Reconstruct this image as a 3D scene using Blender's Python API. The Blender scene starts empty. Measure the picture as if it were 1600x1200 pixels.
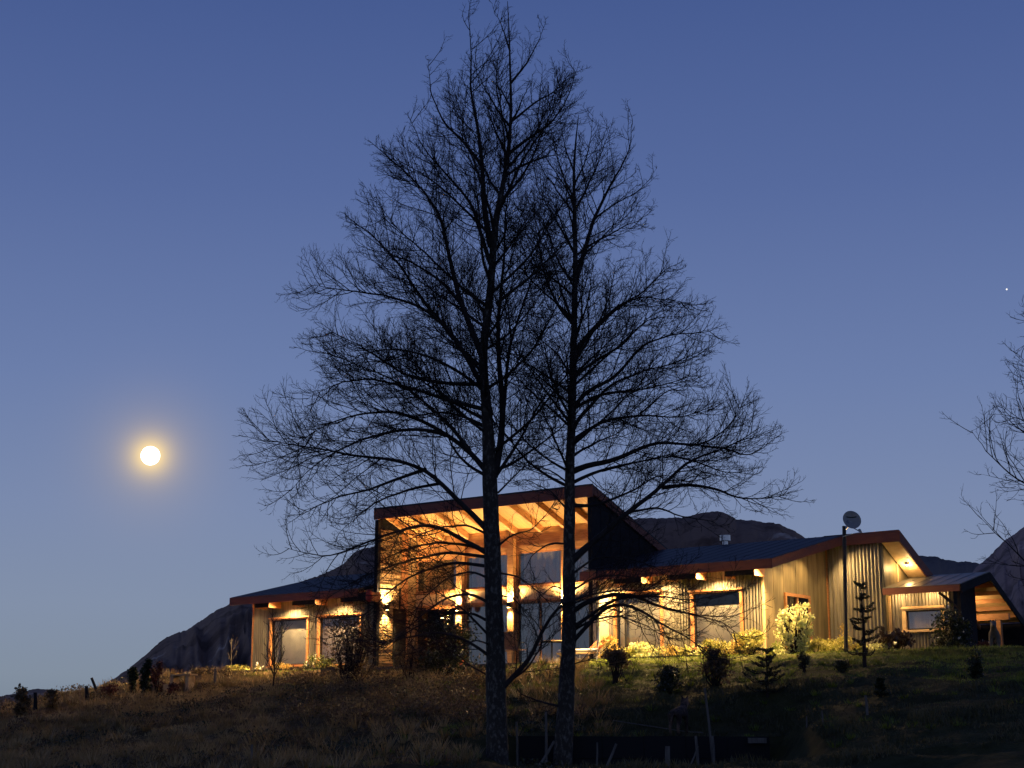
import bpy, bmesh, math, random
import numpy as np
from mathutils import Vector, Matrix, Euler
random.seed(7); rng = np.random.default_rng(11)
sc = bpy.context.scene
col = sc.collection
R = math.radians

# ---------------------------------------------------------------- camera
FPX = 2500.0                              # focal length in pixels of the 1600 px wide frame
PITCH = math.atan(548 / FPX)
EYE = np.array([0.0, 0.0, 1.6])
cam_d = bpy.data.cameras.new('camera'); cam = bpy.data.objects.new('camera', cam_d); col.objects.link(cam)
cam_d.sensor_width = 36; cam_d.lens = 36 * FPX / 1600
cam_d.clip_start = 0.1; cam_d.clip_end = 9000
cam.location = EYE; cam.rotation_euler = (math.pi / 2 + PITCH, 0, 0)
sc.camera = cam
CF = np.array([0, math.cos(PITCH), math.sin(PITCH)]); CU = np.array([0, -math.sin(PITCH), math.cos(PITCH)])
def ray(x, y):
    d = CF * FPX + np.array([1.0, 0, 0]) * (x - 800) + CU * (600 - y)
    return d / np.linalg.norm(d)

# ---------------------------------------------------------------- view + world (dusk sky) + moonlight
sc.view_settings.view_transform = 'Standard'; sc.view_settings.look = 'None'
sc.view_settings.exposure = 0; sc.view_settings.gamma = 1; sc.view_settings.use_curve_mapping = False
MOON_DIR = ray(235, 712)
world = bpy.data.worlds.new('World'); sc.world = world; world.use_nodes = True
def s2l(c):
    return tuple(((v / 255) / 12.92 if v / 255 <= .04045 else ((v / 255 + .055) / 1.055) ** 2.4) for v in c)
wn, wl = world.node_tree.nodes, world.node_tree.links; wn.clear()
w_out = wn.new('ShaderNodeOutputWorld'); w_bg = wn.new('ShaderNodeBackground')
w_tc = wn.new('ShaderNodeTexCoord'); w_sep = wn.new('ShaderNodeSeparateXYZ')
w_ramp = wn.new('ShaderNodeValToRGB')
stops = [(0.0, (118, 130, 144)), (.035, (130, 143, 160)), (.077, (130, 144, 169)), (.136, (122, 138, 173)), (.214, (107, 126, 170)),
         (.329, (86, 106, 157)), (.436, (70, 91, 145)), (.62, (44, 62, 112)), (1.0, (30, 43, 86))]
el = w_ramp.color_ramp.elements
while len(el) < len(stops): el.new(.5)
for e, (p, c) in zip(el, stops): e.position = p; e.color = s2l(c) + (1,)
wl.new(w_tc.outputs['Generated'], w_sep.inputs[0]); wl.new(w_sep.outputs['Z'], w_ramp.inputs[0])
def wmath(op, a, b=None):
    n = wn.new('ShaderNodeMath'); n.operation = op
    for i, v in enumerate((a, b)):
        if v is None: continue
        if isinstance(v, (int, float)): n.inputs[i].default_value = v
        else: wl.new(v, n.inputs[i])
    return n.outputs[0]
# aureole of thin haze round the moon: angle from the moon in "pixels" (1/2560 rad)
w_sub = wn.new('ShaderNodeVectorMath'); w_sub.operation = 'DISTANCE'
w_nrm = wn.new('ShaderNodeVectorMath'); w_nrm.operation = 'NORMALIZE'
wl.new(w_tc.outputs['Generated'], w_nrm.inputs[0]); wl.new(w_nrm.outputs[0], w_sub.inputs[0]); w_sub.inputs[1].default_value = tuple(MOON_DIR)
ang = wmath('MULTIPLY', w_sub.outputs['Value'], 2560.0)
def falloff(scale, amp, power=1.0):
    q = wmath('DIVIDE', wmath('MAXIMUM', wmath('SUBTRACT', ang, 15.0), 0.0), scale)
    if power != 1: q = wmath('POWER', q, power)
    return wmath('MULTIPLY', wmath('EXPONENT', wmath('MULTIPLY', q, -1.0)), amp)
def wmix(fac, a, colr):
    m = wn.new('ShaderNodeMix'); m.data_type = 'RGBA'
    wl.new(fac, m.inputs[0]); wl.new(a, m.inputs[6]); m.inputs[7].default_value = colr + (1,)
    return m.outputs[2]
c1 = wmix(falloff(58.0, .50, 1.3), w_ramp.outputs[0], s2l((186, 170, 160)))
c2 = wmix(falloff(16.0, .92, 1.2), c1, (1.0, .74, .38))
wl.new(c2, w_bg.inputs[0]); w_bg.inputs[1].default_value = 1.0
wl.new(w_bg.outputs[0], w_out.inputs[0])
moonlight = bpy.data.lights.new('moonlight', 'SUN'); moonlight.energy = .03; moonlight.angle = R(.6); moonlight.color = (1, .93, .82)
mo = bpy.data.objects.new('moonlight', moonlight); col.objects.link(mo)
mo.rotation_euler = Vector(-MOON_DIR).to_track_quat('-Z', 'Y').to_euler()
WARM = (1.0, .635, .25)

# ---------------------------------------------------------------- house frame (origin at the terrace corner, x along the front, y into the house)
OX = np.array([2.462, 49.939, 3.70]); UX = np.array([.79577, -.60560, 0]); VX = np.array([.60560, .79577, 0])
ROT = math.atan2(UX[1], UX[0])
def W(a, b, z): return OX + UX * a + VX * b + np.array([0, 0, z])
def on_v(x, y, v=0.0):
    r = ray(x, y); k = ((OX + VX * v - EYE) @ VX) / (r @ VX); p = EYE + r * k; q = p - OX
    return float(q @ UX), float(q[2])
def on_y(x, y, Y):
    r = ray(x, y); return EYE + r * (Y / r[1])

# ---------------------------------------------------------------- helpers
def vnoise(x, y, seed=0):
    x = np.asarray(x, float); y = np.asarray(y, float)
    xi = np.floor(x).astype(np.int64); yi = np.floor(y).astype(np.int64); fx = x - xi; fy = y - yi
    def h(i, j):
        n = (i * 374761393 + j * 668265263 + seed * 1442695041) & 0xffffffff
        n = ((n ^ (n >> 13)) * 1274126177) & 0xffffffff
        return ((n ^ (n >> 16)) & 0xffff) / 65535.0
    u = fx * fx * (3 - 2 * fx); w = fy * fy * (3 - 2 * fy)
    return (h(xi, yi) * (1 - u) + h(xi + 1, yi) * u) * (1 - w) + (h(xi, yi + 1) * (1 - u) + h(xi + 1, yi + 1) * u) * w
def fbm(x, y, o=4, seed=0):
    t = 0; a = .5
    for i in range(o):
        t = t + a * (vnoise(x, y, seed + i) - .5); x = np.asarray(x) * 2.03; y = np.asarray(y) * 2.03; a *= .5
    return t
def sstep(e0, e1, x):
    t = np.clip((np.asarray(x, float) - e0) / (e1 - e0), 0, 1); return t * t * (3 - 2 * t)

def link(o, parent=None):
    col.objects.link(o)
    if parent is not None: o.parent = parent
    return o
def mesh_np(name, V, F, m, smooth=False):
    """V (n,3), F (k,3) or (k,4) integer array, or a list of faces"""
    me = bpy.data.meshes.new(name)
    V = np.asarray(V, np.float32)
    if isinstance(F, np.ndarray):
        k = F.shape[1]
        me.vertices.add(len(V)); me.vertices.foreach_set('co', V.ravel())
        me.loops.add(F.size); me.loops.foreach_set('vertex_index', F.astype(np.int32).ravel())
        me.polygons.add(len(F)); me.polygons.foreach_set('loop_start', np.arange(0, F.size, k, dtype=np.int32))
        me.polygons.foreach_set('loop_total', np.full(len(F), k, np.int32))
        me.update(calc_edges=True)
    else:
        me.from_pydata([tuple(map(float, v)) for v in V], [], F)
    if smooth: me.polygons.foreach_set('use_smooth', np.ones(len(me.polygons), bool))
    me.materials.append(m); me.validate()
    return me
def obj(name, me, parent=None): return link(bpy.data.objects.new(name, me), parent)
def tag(o, label=None, cat=None, group=None, kind=None):
    if label: o['label'] = label
    if cat: o['category'] = cat
    if group: o['group'] = group
    if kind: o['kind'] = kind
    return o
def thing(name, label, cat, loc, rz=0, group=None):
    o = bpy.data.objects.new(name, None); o.empty_display_size = .2; link(o)
    o.location = loc; o.rotation_euler = (0, 0, rz)
    return tag(o, label, cat, group)

class MB:
    def __init__(s): s.v = []; s.f = []
    def poly(s, pts, faces):
        n = len(s.v); s.v += [tuple(p) for p in pts]; s.f += [tuple(n + i for i in f) for f in faces]; return s
    def box(s, x0, x1, y0, y1, z0, z1):
        return s.poly([(x0, y0, z0), (x1, y0, z0), (x1, y1, z0), (x0, y1, z0), (x0, y0, z1), (x1, y0, z1), (x1, y1, z1), (x0, y1, z1)],
                      [(0, 3, 2, 1), (4, 5, 6, 7), (0, 1, 5, 4), (1, 2, 6, 5), (2, 3, 7, 6), (3, 0, 4, 7)])
    def prism(s, pts, d):
        """planar polygon pts extruded by the vector d"""
        n = len(pts); q = [tuple(np.add(p, d)) for p in pts]
        return s.poly(list(pts) + q, [tuple(range(n))[::-1], tuple(range(n, 2 * n))] + [(i, (i + 1) % n, n + (i + 1) % n, n + i) for i in range(n)])
    def bar(s, p, q, w, h):
        """rectangular bar from p to q, w wide (sideways), h high"""
        p = np.array(p, float); q = np.array(q, float); d = (q - p) / np.linalg.norm(q - p)
        side = np.cross(d, (0, 0, 1)); 
        if np.linalg.norm(side) < 1e-4: side = np.array([1., 0, 0])
        side /= np.linalg.norm(side); up = np.cross(side, d)
        c = [p + side * w / 2 * i + up * h / 2 * j for i, j in ((-1, -1), (1, -1), (1, 1), (-1, 1))]
        return s.prism([tuple(x) for x in c], tuple(q - p))
    def tube(s, pts, rs, n=8, cap=True):
        pts = [np.array(p, float) for p in pts]; base = len(s.v); k = len(pts)
        if not hasattr(rs, '__len__'): rs = [rs] * k
        for i, p in enumerate(pts):
            d = pts[min(i + 1, k - 1)] - pts[max(i - 1, 0)]; d /= np.linalg.norm(d) + 1e-9
            a = np.cross(d, (0.3, .1, 1) if abs(d[2]) < .9 else (1, 0.1, 0)); a /= np.linalg.norm(a); b = np.cross(d, a)
            for j in range(n):
                t = 2 * math.pi * j / n; s.v.append(tuple(p + (a * math.cos(t) + b * math.sin(t)) * rs[i]))
        for i in range(k - 1):
            for j in range(n):
                s.f.append((base + i * n + j, base + i * n + (j + 1) % n, base + (i + 1) * n + (j + 1) % n, base + (i + 1) * n + j))
        if cap: s.f += [tuple(base + j for j in range(n))[::-1], tuple(base + (k - 1) * n + j for j in range(n))]
        return s
    def build(s, name, m, parent=None, smooth=False, bevel=0):
        me = mesh_np(name, np.array(s.v), s.f, m, smooth)
        bm = bmesh.new(); bm.from_mesh(me); bmesh.ops.recalc_face_normals(bm, faces=bm.faces)
        if bevel: bmesh.ops.bevel(bm, geom=bm.edges[:], offset=bevel, segments=1, affect='EDGES', clamp_overlap=True)
        bm.to_mesh(me); bm.free()
        return obj(name, me, parent)

# ---------------------------------------------------------------- materials
def mat(name, c, rough=.8, metal=0, c2=None, scale=6, detail=5, bump=0, bscale=None, stretch=(1, 1, 1), spec=.5, contrast=(.35, .65), obj_space=True, coat=0):
    m = bpy.data.materials.new(name); m.use_nodes = True
    nt = m.node_tree; n = nt.nodes; l = nt.links; b = n['Principled BSDF']
    b.inputs['Base Color'].default_value = tuple(c) + (1,); b.inputs['Roughness'].default_value = rough
    b.inputs['Metallic'].default_value = metal; b.inputs['Specular IOR Level'].default_value = spec
    if coat: b.inputs['Coat Weight'].default_value = coat
    if c2 is not None or bump:
        tc = n.new('ShaderNodeTexCoord'); mp = n.new('ShaderNodeMapping'); mp.inputs['Scale'].default_value = stretch
        l.new(tc.outputs['Object'], mp.inputs[0])
    if c2 is not None:
        nz = n.new('ShaderNodeTexNoise'); nz.inputs['Scale'].default_value = scale; nz.inputs['Detail'].default_value = detail
        nz.inputs['Roughness'].default_value = .65
        rp = n.new('ShaderNodeValToRGB'); rp.color_ramp.elements[0].position = contrast[0]; rp.color_ramp.elements[1].position = contrast[1]
        rp.color_ramp.elements[0].color = tuple(c) + (1,); rp.color_ramp.elements[1].color = tuple(c2) + (1,)
        l.new(mp.outputs[0], nz.inputs[0]); l.new(nz.outputs[0], rp.inputs[0]); l.new(rp.outputs[0], b.inputs['Base Color'])
    if bump:
        nb = n.new('ShaderNodeTexNoise'); nb.inputs['Scale'].default_value = bscale or scale * 2; nb.inputs['Detail'].default_value = 6
        bp = n.new('ShaderNodeBump'); bp.inputs['Strength'].default_value = bump; bp.inputs['Distance'].default_value = .03
        l.new(mp.outputs[0], nb.inputs[0]); l.new(nb.outputs[0], bp.inputs['Height']); l.new(bp.outputs[0], b.inputs['Normal'])
    return m
def emit(name, c, s):
    m = bpy.data.materials.new(name); m.use_nodes = True; n = m.node_tree.nodes; n.clear()
    e = n.new('ShaderNodeEmission'); e.inputs[0].default_value = tuple(c) + (1,); e.inputs[1].default_value = s
    o = n.new('ShaderNodeOutputMaterial'); m.node_tree.links.new(e.outputs[0], o.inputs[0]); return m
def glass(name, refl=.12):
    m = bpy.data.materials.new(name); m.use_nodes = True; n = m.node_tree.nodes; l = m.node_tree.links; n.clear()
    t = n.new('ShaderNodeBsdfTransparent'); t.inputs[0].default_value = (.90, .88, .88, 1); g = n.new('ShaderNodeBsdfGlossy'); g.inputs['Roughness'].default_value = .03
    f = n.new('ShaderNodeLayerWeight'); f.inputs[0].default_value = .5
    mp = n.new('ShaderNodeMapRange'); mp.inputs[3].default_value = refl; mp.inputs[4].default_value = 1
    mx = n.new('ShaderNodeMixShader'); o = n.new('ShaderNodeOutputMaterial')
    pw = n.new('ShaderNodeMath'); pw.operation = 'POWER'; pw.inputs[1].default_value = 3.5
    l.new(f.outputs['Facing'], pw.inputs[0]); l.new(pw.outputs[0], mp.inputs[0]); l.new(mp.outputs[0], mx.inputs[0])
    l.new(t.outputs[0], mx.inputs[1]); l.new(g.outputs[0], mx.inputs[2]); l.new(mx.outputs[0], o.inputs[0]); return m
M = {}
M['bark'] = mat('bark', (.042, .034, .027), .95, c2=(.20, .18, .155), scale=15, bump=1, bscale=24, stretch=(1, 1, .6), contrast=(.50, .72))
M['branch'] = mat('branch_bark', (.026, .021, .021), .9, c2=(.05, .043, .042), scale=4, spec=.2)
M['twig'] = mat('twig_bark', (.03, .022, .022), .9, spec=.2)
M['galv'] = mat('galvanised_corrugated', (.13, .118, .095), .5, .2, c2=(.27, .245, .19), scale=1.5, stretch=(6, 6, .5), bump=.05)
M['flatgalv'] = mat('pale_flat_cladding', (.12, .10, .055), .5, .15, c2=(.28, .22, .12), scale=1.4, stretch=(3, 3, .35), bump=.08)
M['charcoal'] = mat('charcoal_cladding', (.013, .013, .017), .85, c2=(.022, .021, .026), scale=3, bump=.1, spec=.15)
M['roof'] = mat('dark_metal_roof', (.010, .012, .022), .55, .1, c2=(.016, .019, .032), scale=1.5, bump=.02, spec=.35)
M['annexroof'] = mat('lamplit_grey_roof', (.09, .085, .08), .4, .3, c2=(.15, .14, .12), scale=2, stretch=(6, 1, 1), bump=.03)  # lamp light put into the colour: lighter copy of the roof metal
M['fascia'] = mat('red_brown_fascia', (.16, .045, .032), .7, c2=(.22, .068, .044), scale=3, stretch=(1, 4, 8), bump=.15)
M['pine'] = mat('oiled_pine', (.42, .20, .075), .6, c2=(.62, .36, .15), scale=4, stretch=(.6, .6, 5), bump=.12)
M['pineb'] = mat('pine_ceiling_lining', (.50, .26, .09), .6, c2=(.66, .40, .16), scale=3, stretch=(7, .6, .6), bump=.1)
M['frame'] = mat('orange_timber_frame', (.36, .15, .055), .6, c2=(.5, .24, .1), scale=5, stretch=(1, 1, 4))
M['pale_frame'] = mat('pale_timber_frame', (.55, .37, .19), .6, c2=(.66, .48, .27), scale=5)
M['siding'] = mat('split_log_siding', (.24, .15, .07), .75, c2=(.42, .29, .15), scale=3, stretch=(.6, .6, 6), bump=.4)
M['dark'] = mat('dark_interior', (.02, .018, .018), .9)
M['blind'] = mat('roller_blind', (.30, .32, .28), .9, c2=(.38, .39, .34), scale=2)
M['curtain'] = mat('grey_curtain', (.34, .32, .32), .9, c2=(.44, .42, .41), scale=3, stretch=(5, 5, .3))
M['glass'] = glass('window_glass', .05)
M['glass_up'] = glass('porch_glass', .15)
M['steel'] = mat('stainless_steel', (.55, .55, .57), .3, .9)
M['black'] = mat('black_metal', (.02, .02, .022), .5, .3)
M['white'] = mat('white_paint', (.7, .7, .68), .5)
M['plaster'] = mat('pale_plaster', (.55, .47, .33), .85, c2=(.62, .54, .4), scale=3, bump=.1)
M['deckw'] = mat('weathered_deck_timber', (.06, .05, .042), .85, c2=(.11, .09, .075), scale=4, stretch=(1, 8, 8), bump=.2)
M['oldwood'] = mat('grey_fence_wood', (.10, .088, .075), .9, c2=(.18, .16, .14), scale=6, stretch=(4, 4, .6), bump=.4)
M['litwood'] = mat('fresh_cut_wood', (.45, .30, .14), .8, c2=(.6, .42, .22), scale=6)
M['sheet'] = mat('black_board_wall', (.008, .008, .010), .9)
M['bulb'] = emit('lamp_glow', WARM, 30)
M['moon'] = emit('moon_surface', (1, .97, .9), 6)
M['star'] = emit('star_glow', (1, .97, .92), 1.2)

def mat_ground():
    m = bpy.data.materials.new('hillside_grass_soil'); m.use_nodes = True; nt = m.node_tree; n = nt.nodes; l = nt.links; b = n['Principled BSDF']
    b.inputs['Roughness'].default_value = .95; b.inputs['Specular IOR Level'].default_value = .15
    g = n.new('ShaderNodeNewGeometry')
    def noise(sc_, d=6, r=.6):
        t = n.new('ShaderNodeTexNoise'); t.inputs['Scale'].default_value = sc_; t.inputs['Detail'].default_value = d; t.inputs['Roughness'].default_value = r
        l.new(g.outputs['Position'], t.inputs[0]); return t.outputs[0]
    def ramp(f, *st):
        r = n.new('ShaderNodeValToRGB'); e = r.color_ramp.elements
        while len(e) < len(st): e.new(.5)
        for q, (p, c) in zip(e, st): q.position = p; q.color = tuple(c) + (1,)
        l.new(f, r.inputs[0]); return r.outputs[0]
    grass = ramp(noise(2.5), (.3, (.05, .055, .010)), (.5, (.10, .115, .020)), (.7, (.19, .18, .045)))
    dry = ramp(noise(1.7, 8, .7), (.3, (.03, .02, .012)), (.5, (.17, .105, .048)), (.72, (.38, .25, .11)))
    sx = n.new('ShaderNodeSeparateXYZ'); l.new(g.outputs['Position'], sx.inputs[0])
    mr = n.new('ShaderNodeMapRange'); mr.inputs[1].default_value = 2.0; mr.inputs[2].default_value = -7.0
    l.new(sx.outputs['X'], mr.inputs[0])
    ad = n.new('ShaderNodeMath'); ad.operation = 'ADD'; l.new(mr.outputs[0], ad.inputs[0])
    nn = n.new('ShaderNodeMath'); nn.operation = 'MULTIPLY_ADD'; nn.inputs[1].default_value = 1.6; nn.inputs[2].default_value = -.8; l.new(noise(.45, 4), nn.inputs[0])
    l.new(nn.outputs[0], ad.inputs[1]); ad.use_clamp = True
    mx = n.new('ShaderNodeMix'); mx.data_type = 'RGBA'; l.new(ad.outputs[0], mx.inputs[0]); l.new(grass, mx.inputs[6]); l.new(dry, mx.inputs[7])
    my = n.new('ShaderNodeMapRange'); my.inputs[1].default_value = 40; my.inputs[2].default_value = 33; my.inputs[4].default_value = .72; l.new(sx.outputs['Y'], my.inputs[0])  # foreground darkened in the colour to stand for the dimmer light there
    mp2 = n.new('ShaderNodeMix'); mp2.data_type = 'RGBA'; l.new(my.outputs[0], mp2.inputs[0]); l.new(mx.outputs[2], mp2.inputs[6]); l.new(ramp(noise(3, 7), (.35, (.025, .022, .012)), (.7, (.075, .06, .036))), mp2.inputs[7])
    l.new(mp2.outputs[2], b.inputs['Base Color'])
    bp = n.new('ShaderNodeBump'); bp.inputs['Strength'].default_value = .9; bp.inputs['Distance'].default_value = .12
    l.new(noise(7, 8, .7), bp.inputs['Height']); l.new(bp.outputs[0], b.inputs['Normal'])
    return m
def mat_rock(name, c1, c2, c3, s=.02):
    m = bpy.data.materials.new(name); m.use_nodes = True; nt = m.node_tree; n = nt.nodes; l = nt.links; b = n['Principled BSDF']
    b.inputs['Roughness'].default_value = .95; b.inputs['Specular IOR Level'].default_value = .1
    g = n.new('ShaderNodeNewGeometry'); mp = n.new('ShaderNodeMapping'); mp.inputs['Scale'].default_value = (1, 1, .6); l.new(g.outputs['Position'], mp.inputs[0])
    t = n.new('ShaderNodeTexNoise'); t.inputs['Scale'].default_value = s; t.inputs['Detail'].default_value = 9; t.inputs['Roughness'].default_value = .62; l.new(mp.outputs[0], t.inputs[0])
    r = n.new('ShaderNodeValToRGB'); e = r.color_ramp.elements; e.new(.5); e.new(.6)
    for q, (p, c) in zip(e, ((.38, c1), (.5, c2), (.6, c2), (.70, c3))): q.position = p; q.color = tuple(c) + (1,)
    l.new(t.outputs[0], r.inputs[0]); l.new(r.outputs[0], b.inputs['Base Color'])
    t2 = n.new('ShaderNodeTexNoise'); t2.inputs['Scale'].default_value = s * 8; t2.inputs['Detail'].default_value = 8; l.new(mp.outputs[0], t2.inputs[0])
    bp = n.new('ShaderNodeBump'); bp.inputs['Strength'].default_value = 1; bp.inputs['Distance'].default_value = .5 / s * .05
    l.new(t2.outputs[0], bp.inputs['Height']); l.new(bp.outputs[0], b.inputs['Normal'])
    return m
def mat_leaf(name, c1, c2, scale=9, trans=.25, rough=.6):
    m = mat(name, c1, rough, c2=c2, scale=scale, detail=2, contrast=(.38, .62))
    nt = m.node_tree; n = nt.nodes; l = nt.links; b = n['Principled BSDF']
    tr = n.new('ShaderNodeBsdfTranslucent'); mx = n.new('ShaderNodeMixShader'); mx.inputs[0].default_value = trans
    src = b.inputs['Base Color'].links[0].from_socket
    l.new(src, tr.inputs[0]); l.new(b.outputs[0], mx.inputs[1]); l.new(tr.outputs[0], mx.inputs[2]); l.new(mx.outputs[0], n['Material Output'].inputs[0])
    return m
M['ground'] = mat_ground()
M['mtnA'] = mat_rock('dark_mountain_rock', (.15, .088, .060), (.27, .17, .12), (.60, .45, .34), .035)
M['mtnB'] = mat_rock('far_ridge_rock', (.17, .135, .12), (.20, .165, .145), (.27, .23, .20), .008)
M['mtnC'] = mat_rock('rosy_rock_face', (.15, .105, .09), (.40, .27, .23), (.85, .60, .50), .05)
M['l_yel'] = mat_leaf('yellow_green_leaves', (.30, .30, .05), (.55, .50, .16))
M['l_pale'] = mat_leaf('cream_variegated_leaves', (.48, .52, .16), (.78, .76, .42))
M['l_gold'] = mat_leaf('golden_leaves', (.42, .27, .05), (.58, .45, .14))
M['l_mid'] = mat_leaf('mid_green_leaves', (.10, .13, .025), (.22, .24, .06))
M['l_dark'] = mat_leaf('dark_green_leaves', (.018, .026, .012), (.045, .055, .022), rough=.4)
M['l_brown'] = mat_leaf('brown_scrub_leaves', (.08, .055, .025), (.18, .12, .06))
M['l_red'] = mat_leaf('red_brown_leaves', (.09, .028, .02), (.16, .06, .04))
M['l_rhodo'] = mat_leaf('leathery_dark_leaves', (.022, .018, .012), (.05, .03, .022), rough=.35)
M['petal'] = mat('cream_petals', (.72, .70, .60), .8)
M['grass_g'] = mat_leaf('grass_blades', (.10, .14, .014), (.24, .29, .045), .8)
M['grass_d'] = mat_leaf('dry_grass_blades', (.20, .135, .05), (.46, .33, .15), .8)

# ---------------------------------------------------------------- terrain
HT = ([-60, -30, -22, -18, -15, -12, 60], [-2.6, -1.75, -1.35, -.72, -.22, 0, 0])
def terrain(x, y):
    x = np.asarray(x, float); y = np.asarray(y, float)
    dx, dy = x - OX[0], y - OX[1]
    a = dx * UX[0] + dy * UX[1]; v = dx * VX[0] + dy * VX[1]
    H = np.interp(a, *HT)
    s = np.maximum(-2.6 - v, 0)
    z = H - np.where(s < 3, .055 * s * s / 3 * 1.0, 0) - np.where(s >= 3, .165 + (s - 3) * .19, 0) * np.where(s < 15.5, 1, 0) \
        - np.where(s >= 15.5, .165 + 12.5 * .19 + (s - 15.5) * .045, 0)
    # the land falls away behind the crest on the left and behind the house
    z = z - sstep(-15.5, -19, a) * np.maximum(v + 3.5, 0) * .12 - np.maximum(v - 12, 0) * .06
    rough = .35 + .65 * sstep(-2, -12, a)
    keep = 1 - sstep(-3.6, -2.2, v) * sstep(-16.5, -15, a) * (1 - sstep(13, 20, v)) * (1 - sstep(16, 22, a))
    z = z + keep * (.26 * fbm(a * .5, v * 2.1, 3, 15) + .10 * fbm(a * 1.6, v * 5, 2, 16)) * sstep(-2.6, -5, v)
    z = z + keep * sstep(-6, -12, a) * sstep(-3.5, -8, v) * (fbm(a * .33 + v * .15, v * .28, 3, 44) * 1.7)
    z = z + keep * rough * (fbm(x * .35, y * .35, 4, 3) * .75 + fbm(x * 1.4, y * 1.4, 3, 9) * .35 + fbm(x * 4, y * 4, 2, 5) * .10)
    z = z - (.14 + .14 * sstep(3, 8, a) + .42 * sstep(-10.2, -9.2, a) * (1 - sstep(.9, 1.6, a))) * (1 - sstep(-2.9, -2.45, v)) * sstep(-9, -4, v) * sstep(-17, -15, a)
    # small pit in front of the board wall
    pit = sstep(-.7, .0, x) * (1 - sstep(4.9, 5.6, x)) * sstep(26, 27.5, y) * (1 - sstep(30.95, 31.15, y))
    z = z * (1 - pit) + (1.04 - 3.70) * pit
    ledge = sstep(-1.2, 0, x) * (1 - sstep(5.0, 6.4, x)) * sstep(31.0, 31.12, y) * (1 - sstep(31.4, 33.5, y))
    z = z * (1 - ledge) + (1.565 - 3.70) * ledge
    far = np.maximum(np.hypot(x, y - 40) - 60, 0)
    z = np.maximum(z, -6) - np.minimum(far * .02, 10)
    return 3.70 + z
def axis(lo, hi, step, outer):
    a = list(np.arange(lo, hi + 1e-6, step)); d = step
    x = hi
    while x < outer: d *= 1.22; x += d; a.append(x)
    x = lo; d = step
    while x > -outer: d *= 1.22; x -= d; a.insert(0, x)
    return np.array(a)
gx = axis(-32, 24, .2, 5200); gy = axis(20, 66, .2, 5200)
X, Y = np.meshgrid(gx, gy); Z = terrain(X, Y)
nx_, ny_ = len(gx), len(gy)
idx = np.arange(nx_ * ny_).reshape(ny_, nx_)
F = np.stack([idx[:-1, :-1], idx[:-1, 1:], idx[1:, 1:], idx[1:, :-1]], -1).reshape(-1, 4)
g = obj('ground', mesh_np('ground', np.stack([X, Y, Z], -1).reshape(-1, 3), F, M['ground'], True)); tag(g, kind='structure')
def gz(x, y): return float(terrain(x, y))
def gplace(px, py, near=22, far=75):
    """where the line of sight of a spot on the lawn meets the ground"""
    r = ray(px, py); t = np.arange(near, far, .05); P = EYE + r * t[:, None]
    d = P[:, 2] - terrain(P[:, 0], P[:, 1]); k = np.nonzero(d < 0)[0]
    if len(k) == 0: k = [int(np.argmin(d))]
    p = P[k[0]]; return np.array([p[0], p[1], gz(p[0], p[1])])
def at_v(px, v):
    """ground spot seen in column px at depth v of the house frame"""
    r = ray(px, 1030); k = ((OX + VX * v - EYE) @ VX) / (r @ VX); p = EYE + r * k
    return np.array([p[0], p[1], gz(p[0], p[1])])

# ---------------------------------------------------------------- mountains
def mountain(name, ridge, D, depth, m, amp, seed, base=-12, n=760, k=47):
    """ridge: image columns and rows of the skyline, standing D metres off"""
    px = np.array([p[0] for p in ridge], float); py = np.array([p[1] for p in ridge], float)
    xs = np.linspace(px[0], px[-1], n); ys = np.interp(xs, px, py)
    ys = ys + fbm(xs * .05, xs * 0 + seed, 3, seed) * 5 + fbm(xs * .35, xs * 0 + seed, 3, seed + 9) * 3.2
    V = np.zeros((k, n, 3)); ts = np.linspace(-1, 1, k)
    for i in range(n):
        r = ray(xs[i], ys[i]); h = math.hypot(r[0], r[1]); top = EYE + r * (D / h); ux, uy = r[0] / h, r[1] / h
        for j, t in enumerate(ts):
            d = D + depth * t
            prof = (1 - abs(t)) ** (1.15 if t < 0 else 1.4)
            # keep the near flank under the line of sight to the ridge
            zz = base + (top[2] - base) * prof
            x, y = ux * d, uy * d
            zz += (fbm(x * 6 / D * 3, y * 6 / D * 3, 6, seed + 3)) * amp * min(1, abs(t) * 4) * min(1, max(top[2] - base, 4) / 130) * (1 if abs(t) < .97 else 0)
            gul = abs(fbm(np.float64(xs[i] * .022 + t * .8), np.float64(t * 2.2), 4, seed + 12)) * amp * 1.3 * min(1, abs(t) * 3) * (1 if abs(t) < .97 else 0) * min(1, max(top[2] - base, 4) / 130)
            V[j, i] = (x, y, zz - gul)
    idx = np.arange(n * k).reshape(k, n)
    F = np.stack([idx[:-1, :-1], idx[:-1, 1:], idx[1:, 1:], idx[1:, :-1]], -1).reshape(-1, 4)
    o = obj(name, mesh_np(name, V.reshape(-1, 3), F, m, True)); tag(o, kind='structure'); return o
mountain('mountain', [(-400, 1100), (-120, 1096), (0, 1088), (60, 1076), (100, 1082), (150, 1075), (180, 1058), (200, 1046), (240, 1012), (260, 995), (290, 985), (320, 965),
    (345, 950), (358, 943), (400, 928), (460, 913), (503, 899), (527, 887), (539, 878), (550, 867), (565, 859), (584, 852), (640, 820), (720, 795),
    (800, 790), (880, 800), (950, 812), (1002, 811), (1016, 809), (1064, 808), (1084, 803), (1104, 800), (1122, 798), (1140, 804), (1150, 810),
    (1176, 813), (1218, 820), (1240, 829), (1256, 840), (1290, 866), (1340, 905), (1400, 960), (1450, 1010)], 900, 520, M['mtnA'], 60, 21)
mountain('far_mountain', [(1000, 900), (1150, 880), (1300, 868), (1380, 862), (1443, 868), (1465, 871), (1476, 874), (1517, 879), (1540, 884), (1620, 900), (1800, 950)], 2300, 600, M['mtnB'], 40, 31, n=300, k=25)
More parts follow.
